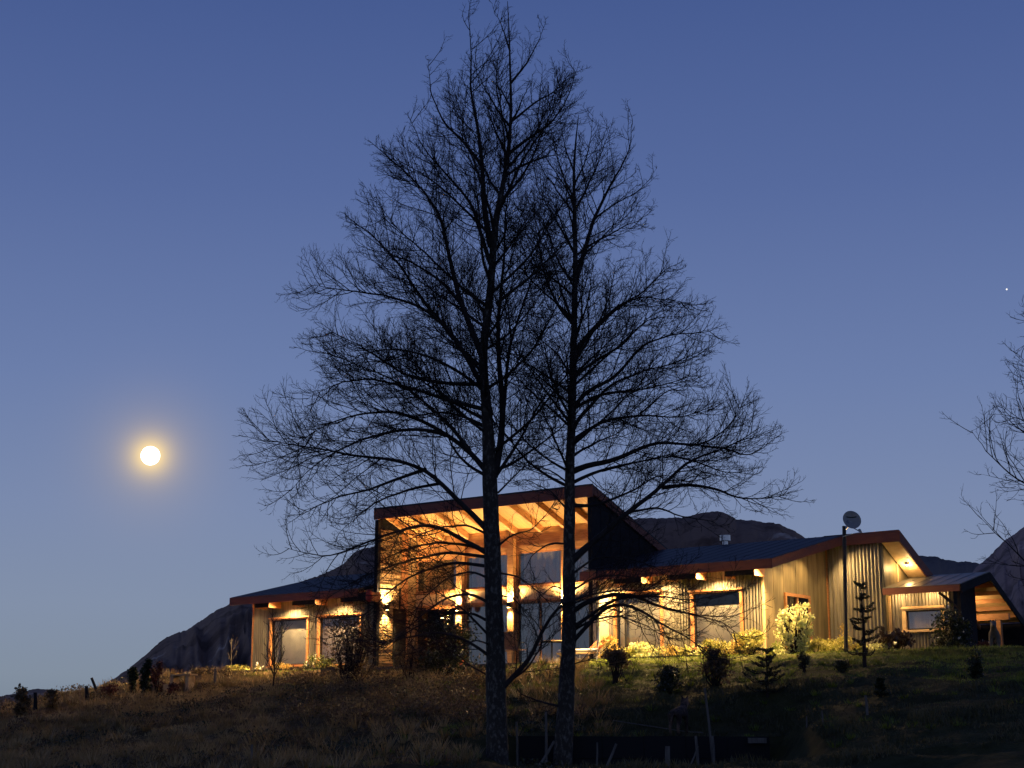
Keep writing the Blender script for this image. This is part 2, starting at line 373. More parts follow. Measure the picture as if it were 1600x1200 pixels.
mountain('rocky_mountain', [(1490, 1010), (1500, 960), (1510, 920), (1520, 895), (1530, 882), (1545, 871), (1557, 857), (1570, 845), (1586, 834), (1599, 824), (1640, 795), (1720, 770), (1800, 760), (1950, 800), (2200, 900)],
         600, 300, M['mtnC'], 55, 41, n=500)

# ---------------------------------------------------------------- moon and star
def ball(name, c, r, m, seg=48):
    bm = bmesh.new(); bmesh.ops.create_uvsphere(bm, u_segments=seg, v_segments=seg // 2, radius=r)
    for f in bm.faces: f.smooth = True
    me = bpy.data.meshes.new(name); bm.to_mesh(me); bm.free(); me.materials.append(m)
    o = obj(name, me); o.location = c; return o
tag(ball('moon', EYE + MOON_DIR * 6000, 6000 * 14.6 / 2560, M['moon']), 'bright full moon hanging low in the dusk sky left of the trees', 'moon')
tag(ball('star', EYE + ray(1573, 452) * 6000, 3.2, M['star'], 12), 'tiny lone star in the sky near the right edge', 'star')

# ---------------------------------------------------------------- the house
house = thing('house', 'long timber and corrugated metal house on the hill crest lit by warm lamps', 'house', OX, ROT)
def part(mb, name, m, parent=None, **k): return mb.build(name, M[m] if isinstance(m, str) else m, parent or house, **k)
def bx(name, m, *c, parent=None, bevel=0): return part(MB().box(*c), name, m, parent, bevel=bevel)

def corrugated(name, p0, p1, z0, z1f, m='galv', pitch=.10, amp=.024, thick=.0, parent=None, z0f=None):
    """sheet from p0 to p1 (x,y), z1f(t) top height; waves stand off to the right-hand side of the direction"""
    p0 = np.array(p0, float); p1 = np.array(p1, float); L = np.linalg.norm(p1 - p0); d = (p1 - p0) / L; nrm = np.array([d[1], -d[0]])
    k = max(2, int(L / pitch * 6)); s = np.linspace(0, L, k)
    w = np.abs(np.sin(np.pi * s / pitch)) ** 1.3 * amp * 2 + .002 * np.sin(s * 9)
    xy = p0 + d * s[:, None] + nrm * w[:, None]
    top = np.array([z1f(t) for t in s / L]) if callable(z1f) else np.full(k, z1f)
    bot = np.full(k, z0) + (0.006 * np.sin(s * 7))
    V = np.concatenate([np.c_[xy, bot], np.c_[xy, top]]); i = np.arange(k - 1)
    F = np.stack([i, i + 1, i + 1 + k, i + k], -1)
    return obj(name, mesh_np(name, V, F, M[m] if isinstance(m, str) else m, True), parent or house)

SL = .236                                 # pitch of the wings
def zr(v): return 2.78 + SL * (v + .75)   # top of the wing roofs, front slope
def roof_sheet(name, a0, a1, va, za, vb, zb, th=.06, ribs=.46, m='roof'):
    mb = MB(); mb.prism([(a0, va, za), (a1, va, za), (a1, vb, zb), (a0, vb, zb)], (0, 0, -th))
    k = int((a1 - a0) / ribs)
    for i in range(k + 1):
        x = a0 + .01 + (a1 - a0 - .05) * i / max(k, 1)
        mb.prism([(x, va - .004, za + .002), (x + .03, va - .004, za + .002), (x + .03, vb, zb + .002), (x, vb, zb + .002)], (0, 0, .006))
    return part(mb, name, m)
# left wing ------------------------------------------------------
roof_sheet('roof', -15.4, -9.10, -.75, 2.78, 4.0, 3.90)
roof_sheet('roof', -15.4, -9.10, 4.003, 3.90, 8.6, 2.82)
bx('fascia', 'fascia', -15.42, -9.12, -.80, -.755, 2.50, 2.775)
part(MB().prism([(-15.44, -.75, 2.50), (-15.44, 4, 3.62), (-15.44, 4, 3.88), (-15.44, -.75, 2.76)], (.035, 0, 0)), 'verge_board', 'fascia')
part(MB().prism([(-15.38, -.75, 2.62), (-9.1, -.75, 2.62), (-9.1, 0, 2.80), (-15.38, 0, 2.80)], (0, 0, .02)), 'soffit', 'pine')
# walls: masonry core box set 3 cm behind the sheets
def win_wall(name, a0, a1, openings, ztop, v=0.03, th=.14):
    mb = MB(); cur = a0
    for (x0, x1, z0, z1) in openings:
        mb.box(cur, x0, v, v + th, -.3, ztop); mb.box(x0, x1, v, v + th, -.3, z0); mb.box(x0, x1, v, v + th, z1, ztop); cur = x1
    mb.box(cur, a1, v, v + th, -.3, ztop); return part(mb, name, 'dark')
LWO = [(-14.0, -12.22, .33, 1.93), (-11.62, -9.7, .30, 1.93)]
RWO = [(.92, 2.52, .40, 2.06), (3.66, 5.24, .42, 1.98)]
win_wall('wall', -14.97, -9.1, LWO, 2.78)
win_wall('wall', .06, 5.97, RWO, 2.78)
def clad(a0, a1, ops, zt):
    """corrugated sheets round the openings of a front wall; each sheet its own part"""
    cur = a0
    for (x0, x1, z0, z1) in ops:
        corrugated('corrugated_sheet', (cur, .028), (x0, .028), -.3, zt)
        corrugated('corrugated_sheet', (x0 + .001, .028), (x1 - .001, .028), -.3, z0)
        corrugated('corrugated_sheet', (x0 + .001, .028), (x1 - .001, .028), z1, zt)
        cur = x1
    corrugated('corrugated_sheet', (cur, .028), (a1, .028), -.3, zt)
clad(-14.97, -9.1, LWO, 2.80); clad(.62, 5.97, RWO, 2.80)
def window(x0, x1, z0, z1, v=0.0, blind='blind', split=0, frame='frame', fill=1.0, gl='glass', sill=True, hood=True, parent=None):
    mb = MB(); t = .085 if frame == 'frame' else .12
    mb.box(x0 - t, x0, v - .05, v + .10, z0 - .02, z1 + t); mb.box(x1, x1 + t, v - .05, v + .10, z0 - .02, z1 + t)
    mb.box(x0, x1, v - .048, v + .10, z1, z1 + t); mb.box(x0, x1, v - .048, v + .10, z0 - .06, z0)
    w = part(mb, 'window', frame, parent)
    if sill: part(MB().box(x0 - .14, x1 + .14, v - .13, v - .051, z0 - .075, z0 - .02), 'sill', frame, w)
    if hood: part(MB().box(x0 - .13, x1 + .13, v - .085, v - .052, z1 + .05, z1 + .10), 'window_head', frame, w)
    # inner dark sash
    s = MB(); q = .04
    s.box(x0, x0 + q, v + .03, v + .07, z0, z1); s.box(x1 - q, x1, v + .03, v + .07, z0, z1); s.box(x0 + q, x1 - q, v + .03, v + .07, z0, z0 + q); s.box(x0 + q, x1 - q, v + .03, v + .07, z1 - q, z1)
    if split: s.box(split - .02, split + .02, v + .028, v + .072, z0 + q, z1 - q)
    part(s, 'sash', 'black', w)
    part(MB().box(x0 + q, x1 - q, v + .046, v + .054, z0 + q, z1 - q), 'pane', gl, w)
    if blind:
        zz = z1 - (z1 - z0) * (1 - fill)
        # slightly wavy cloth
        k = 40; xs = np.linspace(x0 + q, x1 - q, k); ys = v + .115 + .008 * np.sin(xs * 14)
        V = np.concatenate([np.c_[xs, ys, np.full(k, z0 + .02)], np.c_[xs, ys, np.full(k, zz)]]); i = np.arange(k - 1)
        obj('blind', mesh_np('blind', V, np.stack([i, i + 1, i + 1 + k, i + k], -1), M[blind], True), w)
    return w
window(*LWO[0], split=-13.55); window(*LWO[1], blind='curtain'); window(*RWO[0], split=1.22); window(*RWO[1], fill=.76)
# room backs so the glass has a dark room behind it
bx('room_back', 'dark', -14.9, -9.2, 2.2, 2.25, -.3, 2.9); bx('room_back', 'dark', .1, 5.9, 2.2, 2.25, -.3, 2.9)
# left end wall (faces away) and corner trim
bx('end_wall', 'charcoal', -15.0, -14.93, .18, 8, -.3, 2.78)
bx('corner_trim', 'frame', -15.005, -14.95, -.03, .03, -.3, 2.74)
# right wing ------------------------------------------------------
roof_sheet('roof', .10, 6.70, -.75, 2.78, 4.0, 3.90)
bx('fascia', 'fascia', .12, 6.70, -.80, -.755, 2.50, 2.775)
part(MB().prism([(.1, -.75, 2.62), (6.66, -.75, 2.62), (6.66, 0, 2.80), (.1, 0, 2.80)], (0, 0, .02)), 'soffit', 'pine')
part(MB().prism([(6.70, -.79, 2.51), (6.70, 4.0, 3.62), (6.70, 4.0, 3.895), (6.70, -.79, 2.765)], (.04, 0, 0)), 'verge_board', 'fascia')
part(MB().prism([(6.04, .0, 2.79), (6.69, .0, 2.79), (6.69, 4.0, 3.73), (6.04, 4.0, 3.73)], (0, 0, .02)), 'soffit', 'pine')
# gable wall facing right (a = 6)
DV0, DV1, DZ = 1.25, 2.85, 1.90
mb = MB(); 
for (y0, y1, za) in ((.03, DV0, -.3), (DV0, DV1, DZ), (DV1, 4.1, -.3)):
    mb.prism([(5.98, y0, za), (5.98, y1, za), (5.98, y1, 2.955 + SL * y1 - .10), (5.98, y0, 2.955 + SL * y0 - .10)], (-.12, 0, 0))
part(mb, 'gable_wall', 'dark')
# flat cladding panels with joints, standing proud
for y0, y1 in ((.03, .62), (.64, 1.24), (2.87, 3.46), (3.48, 4.07)):
    part(MB().prism([(5.983, y0, -.3), (5.983, y1, -.3), (5.983, y1, 2.84 + SL * y1), (5.983, y0, 2.84 + SL * y0)], (.02, 0, 0)), 'cladding_panel', 'flatgalv')
for y0, y1 in ((1.26, 2.04), (2.06, 2.85)):
    part(MB().prism([(5.983, y0, DZ + .09), (5.983, y1, DZ + .09), (5.983, y1, 2.84 + SL * y1), (5.983, y0, 2.84 + SL * y0)], (.02, 0, 0)), 'cladding_panel', 'flatgalv')
d = MB(); d.box(5.96, 6.06, DV0, DV0 + .09, -.3, DZ + .09); d.box(5.96, 6.06, DV1 - .09, DV1, -.3, DZ + .09); d.box(5.96, 6.06, DV0 + .09, DV1 - .09, DZ, DZ + .09)
d.box(5.965, 6.05, 2.0, 2.08, -.3, DZ)
door = part(d, 'door_frame', 'frame'); bx('pane', 'glass', 5.985, 5.993, DV0 + .09, 2.0, -.2, DZ, parent=door); bx('door_leaf', 'charcoal', 5.97, 6.01, 2.081, DV1 - .09, -.25, DZ - .002, parent=door)
bx('door_handle', 'steel', 6.011, 6.05, 2.16, 2.22, .88, .92, parent=door)
bx('corner_trim', 'pale_frame', 5.97, 6.03, -.04, .027, -.3, 2.78)
bx('corner_trim', 'frame', 5.965, 6.03, 4.072, 4.14, -.3, 3.50)
# back volume with the high front (v = 4.1) ------------------------
SB = .49
def zb(v): return 3.92 - SB * (v - 3.9)
roof_b = MB().prism([(6.0, 4.01, 3.92), (8.53, 3.9, 3.92), (8.53, 8.3, zb(8.3)), (6.0, 8.3, zb(8.3))], (0, 0, -.07)); part(roof_b, 'roof', 'roof')
roof_sheet('roof', .10, 6.0, 4.003, 3.90, 8.6, 2.82)
bx('fascia', 'fascia', 6.745, 8.53, 3.86, 3.9, 3.56, 3.90)
part(MB().prism([(8.53, 3.86, 3.55), (8.53, 8.3, 3.55 - SB * 4.4), (8.53, 8.3, 3.89 - SB * 4.4), (8.53, 3.86, 3.895)], (.045, 0, 0)), 'verge_board', 'fascia')
part(MB().prism([(7.93, 3.91, 3.60), (8.52, 3.91, 3.60), (8.52, 8.2, 3.60 - SB * 4.29), (7.93, 8.2, 3.60 - SB * 4.29)], (0, 0, .02)), 'soffit', 'pale_frame')
bx('wall', 'dark', 6.0, 7.82, 4.16, 4.28, -.3, 3.60)
corrugated('corrugated_sheet', (6.03, 4.145), (6.98, 4.145), -.3, 3.62, pitch=.12, amp=.032)
corrugated('corrugated_sheet', (6.98, 4.140), (7.84, 4.140), -.3, 3.62, pitch=.12, amp=.032)
bx('corner_trim', 'black', 7.84, 7.90, 4.08, 4.15, -.3, 3.58)
part(MB().prism([(7.80, 4.15, -.3), (7.80, 8.0, -.3), (7.80, 8.0, zb(8.0) - .1), (7.80, 4.15, zb(4.15) - .1)], (.075, 0, 0)), 'side_wall', 'flatgalv')
bx('joint_strip', 'pale_frame', 7.876, 7.895, 5.10, 5.16, -.3, 3.2)
# block with the tall open porch -----------------------------------
S3 = .376
def zt(v): return 5.60 - S3 * (v + .02)
part(MB().prism([(-9.10, -.06, 5.615), (.12, -.06, 5.615), (.12, 4.36, zt(4.36) + .015), (-9.10, 4.36, zt(4.36) + .015)], (0, 0, -.05)), 'roof', 'roof')
bx('fascia', 'fascia', -9.10, .12, -.055, -.005, 5.21, 5.56)
part(MB().prism([(.07, -.0, 5.30), (.07, 4.32, zt(4.32) - .30), (.07, 4.32, zt(4.32) - .04), (.07, -.0, 5.558)], (.05, 0, 0)), 'verge_board', 'fascia')
part(MB().prism([(-.09, .13, -.1), (-.09, 4.3, -.1), (-.09, 4.3, zt(4.3) - .06), (-.09, .13, zt(.13) - .06)], (.14, 0, 0)), 'side_wall', 'charcoal')
for i in range(7):                          # upright cladding joints of the dark side wall
    y = .5 + i * .55; bx('cladding_batten', 'charcoal', .051, .064, y, y + .03, 2.8, zt(y) - .35)
part(MB().prism([(-9.08, .13, -.1), (-9.08, 4.3, -.1), (-9.08, 4.3, zt(4.3) - .06), (-9.08, .13, zt(.13) - .06)], (.12, 0, 0)), 'side_wall', 'charcoal')
bx('post', 'charcoal', -9.08, -8.93, -.003, .128, 0, 5.20); bx('post', 'charcoal', -.10, .05, -.003, .128, 0, 5.20)
bx('room_back', 'dark', -8.9, -.2, 4.31, 4.36, -.1, 4.0); bx('room_ceiling', 'dark', -8.9, -.2, 2.2, 4.3, 3.95, 3.99)
# lining boards of the sloping ceiling, each board a part
nb = 14
for i in range(nb):
    y0 = .02 + i * (2.16 / nb); y1 = y0 + 2.16 / nb - .008
    part(MB().prism([(-8.95, y0, zt(y0) - .075), (-.10, y0, zt(y0) - .075), (-.10, y1, zt(y1) - .075), (-8.95, y1, zt(y1) - .075)], (0, 0, .02)), 'ceiling_board', 'pineb')
for i in range(9):
    x = -8.75 + i * 1.06
    part(MB().prism([(x, .0, zt(0) - .08), (x, 2.02, zt(2.02) - .08), (x, 2.02, zt(2.02) - .30), (x, .0, zt(0) - .30)], (.11, 0, 0)), 'rafter', 'pine')
# glazed back wall of the porch, v = 2
BW = 2.06
bx('top_plate', 'pine', -8.95, -.10, BW - .03, BW + .09, 3.95, 4.16)
bx('clerestory_panel', 'pine', -8.95, -.10, BW + .02, BW + .08, 4.161, 4.80)
bx('mid_beam', 'pale_frame', -8.95, -.10, BW - .02, BW + .09, 2.33, 2.72); bx('beam_cap', 'frame', -8.95, -.10, BW - .07, BW + .09, 2.721, 2.80)
bx('beam_base', 'frame', -8.95, -.10, BW - .05, BW + .09, 2.25, 2.329)
bx('bottom_rail', 'frame', -8.95, -.10, BW - .01, BW + .08, .0, .16)
POSTS = [-6.84, -4.60, -2.37]
for x in POSTS: bx('glazing_post', 'pine', x - .13, x + .13, BW - .18, BW - .021, 0, 4.40)
bays = [(-8.93, -6.97), (-6.71, -4.73), (-4.47, -2.50), (-2.24, -.12)]
for i, (x0, x1) in enumerate(bays):
    for z0, z1, up in ((.16, 2.25, 0), (2.80, 3.95, 1)):
        s = MB(); q = .06
        s.box(x0, x0 + q, BW, BW + .06, z0, z1); s.box(x1 - q, x1, BW, BW + .06, z0, z1); s.box(x0 + q, x1 - q, BW, BW + .06, z0, z0 + q); s.box(x0 + q, x1 - q, BW, BW + .06, z1 - q, z1)
        if not up and i: s.box((x0 + x1) / 2 - .03, (x0 + x1) / 2 + .03, BW, BW + .06, z0 + q, z1 - q)
        w = part(s, 'window', 'frame'); part(MB().box(x0 + q, x1 - q, BW + .026, BW + .034, z0 + q, z1 - q), 'pane', 'glass_up', w)
        k = 50; xs = np.linspace(x0 + q, x1 - q, k); ys = BW + .35 + .03 * np.sin(xs * 22); zz = z1 - .02
        if i or up:
            V = np.concatenate([np.c_[xs, ys, np.full(k, z0)], np.c_[xs, ys, np.full(k, zz)]]); ii = np.arange(k - 1)
            obj('curtain', mesh_np('curtain', V, np.stack([ii, ii + 1, ii + 1 + k, ii + k], -1), M['siding'] if (up and i == 0) else M['curtain'], True), w)
# left inner wall of the porch: split-log siding, door
mb = MB()
z = .02
while z < 4.9:
    h = .085 + random.random() * .02
    for (y0, y1) in ((.14, .86),) if z < 2.15 else ((.14, 1.15),) if z < 2.9 else ((.14, 1.25),):
        if z + h < zt(y1) - .12: mb.box(-8.955, -8.915 - random.random() * .012, y0, y1 - random.random() * .03, z, z + h - .012)
    z += h
part(mb, 'log_siding', 'siding', bevel=.008)
bx('inner_door', 'dark', -8.955, -8.90, .90, 1.50, .0, 2.1); bx('door_trim', 'frame', -8.955, -8.88, 1.51, 1.60, 0, 2.2)
part(MB().prism([(-8.957, 1.62, 0), (-8.957, 2.03, 0), (-8.957, 2.03, 4.6), (-8.957, 1.62, 4.8)], (.04, 0, 0)), 'wall_lining', 'siding')
part(MB().prism([(-8.958, 1.27, 2.2), (-8.958, 1.61, 2.2), (-8.958, 1.61, 4.75), (-8.958, 1.27, 4.9)], (.035, 0, 0)), 'wall_lining', 'frame')
# roof vent, chimney flue, downpipes
bx('roof_vent', 'steel', -7.9, -7.62, .25, .5, 5.52, 5.62)
fl = on_v(1133, 843, 4.3)
f = part(MB().tube([(fl[0], 4.3, 3.75), (fl[0], 4.3, 4.10)], .09, 14), 'chimney_flue', 'steel', smooth=False)
part(MB().tube([(fl[0], 4.3, 4.06), (fl[0], 4.3, 4.24)], [.17, .17], 16), 'flue_cowl', 'steel', f)
part(MB().tube([(.30, -.10, 0), (.30, -.10, 2.52)], .05, 10), 'downpipe', 'black')
bx('wall', 'plaster', .06, .62, -.0, .028, -.3, 2.80)
part(MB().tube([(-9.25, -.08, .3), (-9.25, -.08, 2.5)], .045, 10), 'downpipe', 'black')
# dropped soffit boxes under the eaves
def soffit_box(pxa, pxb, ref):
    a0 = on_v(pxa, ref, -.66)[0]; a1 = on_v(pxb, ref, -.66)[0]
    mb = MB().box(a0, a1 - .03, -.70, -.67, 2.36, 2.62); part(mb, 'eave_board', 'charcoal')
    part(MB().box(a1 - .029, a1, -.70, -.10, 2.34, 2.66), 'rafter_tail', 'frame'); part(MB().box(a0, a0 + .03, -.665, -.10, 2.34, 2.66), 'rafter_tail', 'frame')
for p in ((400, 422), (458, 494), (533, 578)): soffit_box(*p, 935)
for p in ((960, 1003), (1043, 1089), (1133, 1180)): soffit_box(*p, 895)
# annex ------------------------------------------------------------
A0, A1 = 7.98, 10.40
roof_sheet('annex_roof', A0, A1, 3.8, 2.19, 6.1, 2.72, th=.05, ribs=.36, m='annexroof')
part(MB().prism([(A0 + .5, 6.104, 2.72), (A1, 6.104, 2.72), (A1, 8.8, 1.39), (A0 + .5, 8.8, 1.39)], (0, 0, -.04)), 'annex_roof', 'roof')
bx('fascia', 'fascia', A0, A1 - .02, 3.755, 3.797, 1.98, 2.17)
part(MB().prism([(A1, 3.76, 1.93), (A1, 6.1, 2.46), (A1, 8.8, 1.15), (A1, 8.8, 1.37), (A1, 6.1, 2.70), (A1, 3.76, 2.17)], (.04, 0, 0)), 'verge_board', 'charcoal')
part(MB().prism([(A0, 3.82, 2.04), (A1 - .01, 3.82, 2.04), (A1 - .01, 4.25, 2.14), (A0, 4.25, 2.14)], (0, 0, .015)), 'soffit', 'pale_frame')
AW = (8.45, 9.55, .95, 1.52)
mb = MB(); x0, x1, z0, z1 = AW
mb.box(7.9, x0, 4.36, 4.46, -.3, 2.12); mb.box(x1, 9.86, 4.36, 4.46, -.3, 2.12); mb.box(x0, x1, 4.36, 4.46, -.3, z0); mb.box(x0, x1, 4.36, 4.46, z1, 2.12); part(mb, 'wall', 'dark')
corrugated('corrugated_sheet', (7.98, 4.355), (x0, 4.355), -.3, 2.16, pitch=.10); corrugated('corrugated_sheet', (x1, 4.355), (9.84, 4.355), -.3, 2.16, pitch=.10)
corrugated('corrugated_sheet', (x0, 4.355), (x1, 4.355), -.3, z0, pitch=.10); corrugated('corrugated_sheet', (x0, 4.355), (x1, 4.355), z1, 2.16, pitch=.10)
window(*AW, v=4.32, frame='pale_frame', blind='curtain', gl='glass_up')
bx('corner_trim', 'pale_frame', 7.90, 7.975, 4.28, 4.35, -.3, 2.0)
part(MB().prism([(9.86, 4.33, -.3), (9.86, 6.05, -.3), (9.86, 6.05, 2.66), (9.86, 4.33, 2.20)], (.08, 0, 0)), 'annex_side_wall', 'charcoal')
part(MB().bar((A1 - .12, 3.95, 2.0), (A1 - .12, 3.95, -.05), .10, .10), 'annex_post', 'charcoal')
part(MB().bar((A1 - .12, 4.0, 1.45), (A1 - .75, 4.0, 1.98), .07, .07), 'brace', 'charcoal')
# store under the back slope: back beam, posts, purlins and lining
for i in range(6):
    v0 = 6.16 + i * .42; z = 2.72 - SB * (v0 - 6.1) - .10
    part(MB().box(8.2, A1 - .02, v0, v0 + .05, z - .09, z + .03), 'purlin', 'frame')
part(MB().prism([(8.2, 6.12, 2.655), (A1 - .01, 6.12, 2.655), (A1 - .01, 8.75, 1.365), (8.2, 8.75, 1.365)], (0, 0, .012)), 'roof_lining', 'pale_frame')
for x in (9.0,): part(MB().bar((x, 6.2, 2.44), (x, 8.7, 1.22), .06, .12), 'store_rafter', 'frame')
bx('store_beam', 'frame', 8.2, A1 - .02, 7.55, 7.65, 1.36, 1.56); bx('store_post', 'frame', A1 - .42, A1 - .28, 7.53, 7.67, -.05, 1.355); bx('store_post', 'frame', 8.4, 8.52, 7.53, 7.67, -.05, 1.355)
bx('store_back', 'charcoal', 8.0, A1 + 1.2, 9.0, 9.05, -.3, 1.34)
# rear walls so that the house is closed from behind
bx('rear_wall', 'charcoal', -15.0, 7.8, 8.0, 8.1, -.3, 2.9)
# terrace
tb = MB(); tb.box(-9.1, .9, -2.5, 2.0, -.9, -.04); part(tb, 'terrace_base', 'deckw')
for i in range(24):
    y0 = -2.52 + i * .185
    part(MB().box(-9.12, .95, y0, y0 + .175, -.038, 0), 'deck_board', 'deckw')
bx('bed_edging', 'deckw', -16.2, -9.2, -1.75, -1.70, -.12, .10); bx('bed_edging', 'deckw', 1.0, 4.9, -1.75, -1.70, -.12, .10)

# ---------------------------------------------------------------- lamps (real fixtures of the house)
def spot(p, d, power, ang=100, blend=.8, r=.03, colr=WARM):
    l = bpy.data.lights.new('lamp', 'SPOT'); l.energy = power; l.spot_size = R(ang); l.spot_blend = blend; l.shadow_soft_size = r; l.color = colr
    o = bpy.data.objects.new('lamp', l); link(o, house); o.location = p
    o.rotation_euler = Vector(d).to_track_quat('-Z', 'Y').to_euler(); return o
def point(p, power, r=.04, colr=WARM):
    l = bpy.data.lights.new('lamp', 'POINT'); l.energy = power; l.shadow_soft_size = r; l.color = colr
    o = bpy.data.objects.new('lamp', l); link(o, house); o.location = p; return o
def downlight(a, v, z, power, tilt=(0, -.45, -1), ang=160, fix=True):
    if fix:
        f = part(MB().tube([(a, v, z + .05), (a, v, z)], .055, 12), 'downlight', 'steel')
        part(MB().tube([(a, v, z - .001), (a, v, z - .006)], .04, 12), 'bulb', 'bulb', f)
    spot((a, v, z - .03), tilt, power, ang, blend=.9)
def lamp_a(px, py, v): return on_v(px, py, v)[0]
EL = 1650
for px in (453, 528): downlight(lamp_a(px, 940, -.40), -.40, 2.63, EL)
for px in (949, 1033, 1117, 1210): downlight(lamp_a(px, 895, -.40), -.40, 2.63, EL * 1.15)
for v in (1.0, 1.75, 2.55): downlight(6.38, v, 2.79 + SL * v - .01, 330, tilt=(.45, -.25, -1), ang=145)
downlight(6.42, 3.35, 3.50, 480, tilt=(.62, .28, -1), ang=118)
downlight(-14.7, -.5, 2.60, 110)
bx('end_lamp', 'black', -15.16, -15.0, 1.45, 1.55, 2.1, 2.25); point((-15.35, 1.5, 2.1), 900)
# soffit lamp of the back volume
f = part(MB().tube([(8.22, 5.08, 3.05), (8.22, 5.08, 2.98)], .06, 12), 'soffit_lamp', 'steel'); part(MB().tube([(8.22, 5.08, 2.979), (8.22, 5.08, 2.955)], [.055, .03], 12), 'bulb', 'bulb', f)
point((8.22, 5.08, 2.90), 36)
point((8.4, 4.05, 1.96), 24); point((9.4, 4.05, 1.96), 24)
for a in (8.4, 9.4): bx('strip_lamp', 'steel', a - .15, a + .15, 4.06, 4.12, 2.03, 2.055)
point((9.4, 6.9, 1.75), 34)
bx('store_lamp', 'steel', 9.3, 9.5, 6.86, 6.94, 1.80, 1.84)
def sconce(a, v, z, side=(0, -1), power=60, up=1.0):
    nx, ny = side
    f = part(MB().box(a - .05 + nx * .08, a + .05 + nx * .08, v - .05 + ny * .08, v + .05 + ny * .08, z - .09, z + .09), 'wall_lamp', 'black')
    part(MB().box(a - .035 + nx * .08, a + .035 + nx * .08, v - .035 + ny * .08, v + .035 + ny * .08, z + .0905, z + .098), 'bulb', 'bulb', f)
    part(MB().box(a - .035 + nx * .08, a + .035 + nx * .08, v - .035 + ny * .08, v + .035 + ny * .08, z - .098, z - .0905), 'bulb', 'bulb', f)
    spot((a + nx * .09, v + ny * .09, z + .12), (-nx * .12, -ny * .30, 1), power * up, 150); spot((a + nx * .09, v + ny * .09, z - .12), (nx * .12, ny * .12, -1), power * .8, 96)
for x in POSTS: sconce(x, BW - .19, 2.17, power=560)
sconce(-8.91, .42, 2.20, (1, 0), 760)
sconce(-7.62, BW - .04, 1.77, power=90)

# ================================================================ TREES
def tubes(P, Rr, sides):
    """P (N,k,3), Rr (N,k) -> vertices, quads"""
    N, k, _ = P.shape
    T = np.empty_like(P); T[:, 1:-1] = P[:, 2:] - P[:, :-2]; T[:, 0] = P[:, 1] - P[:, 0]; T[:, -1] = P[:, -1] - P[:, -2]
    T /= np.linalg.norm(T, axis=2, keepdims=True) + 1e-9
    ref = np.where(np.abs(T[:, :1, 2:3]) < .9, np.array([[[0, 0, 1.]]]), np.array([[[1., 0, 0]]])) * np.ones_like(T)
    A = np.cross(T, ref); A /= np.linalg.norm(A, axis=2, keepdims=True) + 1e-9; B = np.cross(T, A)
    th = np.arange(sides) * 2 * np.pi / sides
    V = P[:, :, None] + Rr[:, :, None, None] * (A[:, :, None] * np.cos(th)[None, None, :, None] + B[:, :, None] * np.sin(th)[None, None, :, None])
    idx = np.arange(N * k * sides).reshape(N, k, sides)
    a = idx[:, :-1]; b = idx[:, 1:]
    F = np.stack([a, np.roll(a, -1, 2), np.roll(b, -1, 2), b], -1).reshape(-1, 4)
    return V.reshape(-1, 3), F
def resample(pts, k):
    pts = np.asarray(pts, float); d = np.r_[0, np.cumsum(np.linalg.norm(np.diff(pts, axis=0), axis=1))]
    # Catmull-like smoothing by interpolating a cubic through the points
    t = np.linspace(0, d[-1], k); out = np.stack([np.interp(t, d, pts[:, i]) for i in range(3)], 1)
    for _ in range(2): out[1:-1] = out[1:-1] * .5 + (out[2:] + out[:-2]) * .25
    return out
def grow(P, L, n_per_m, nmax, f, ang, trop, jit, k, tmin=.12, seed=0, droop=0.0):
    """children of every parent polyline; P (N,K,3), L (N,) lengths"""
    g = np.random.default_rng(seed)
    thin = .74 + .26 * sstep(4.2, 7.2, P[:, 0, 2])      # the shaded low limbs carry fewer side shoots
    cnt = np.clip(np.round(L * n_per_m * thin * g.uniform(.8, 1.2, len(L))), 2, nmax).astype(int)
    par = np.repeat(np.arange(len(L)), cnt); n = len(par)
    first = np.r_[0, np.cumsum(cnt)[:-1]]; within = np.arange(n) - first[par]
    t = tmin + (1 - tmin) * ((within + g.uniform(.1, .95, n)) / cnt[par]) ** .82; t = np.minimum(t, .985)
    K = P.shape[1]; x = t * (K - 1); i = np.minimum(x.astype(int), K - 2); fr = (x - i)[:, None]
    base = P[par, i] * (1 - fr) + P[par, i + 1] * fr
    T = P[par, i + 1] - P[par, i]; T /= np.linalg.norm(T, axis=1, keepdims=True) + 1e-9
    rnd = g.normal(size=(n, 3)); rnd[:, 2] *= .75
    side = rnd - (rnd * T).sum(1, keepdims=True) * T; side /= np.linalg.norm(side, axis=1, keepdims=True) + 1e-9
    a = np.radians(g.normal(ang, 10, n))[:, None]
    d = T * np.cos(a) + side * np.sin(a)
    ln = L[par] * f * (1.02 - .52 * t) * g.uniform(.6, 1.18, n)
    ln = np.minimum(ln, 1.45 * g.uniform(.7, 1.1, n))
    out = np.empty((n, k, 3)); out[:, 0] = base; step = (ln / (k - 1))[:, None]
    for j in range(1, k):
        out[:, j] = out[:, j - 1] + d * step
        d = d + np.array([0, 0, trop]) + g.normal(size=(n, 3)) * jit
        d[:, 2] -= droop * (1 - 2 * j / k)
        d /= np.linalg.norm(d, axis=1, keepdims=True)
    return out, ln
def trace(pts, Y, dy, g):
    """limb drawn through image points, leaving the trunk depth Y and drifting dy metres nearer or farther"""
    k = len(pts); d = np.r_[0, np.cumsum([math.dist(pts[i], pts[i + 1]) for i in range(k - 1)])]; d /= d[-1]
    return np.array([on_y(p[0], p[1], Y + dy * (d[i] ** 1.2)) for i, p in enumerate(pts)])

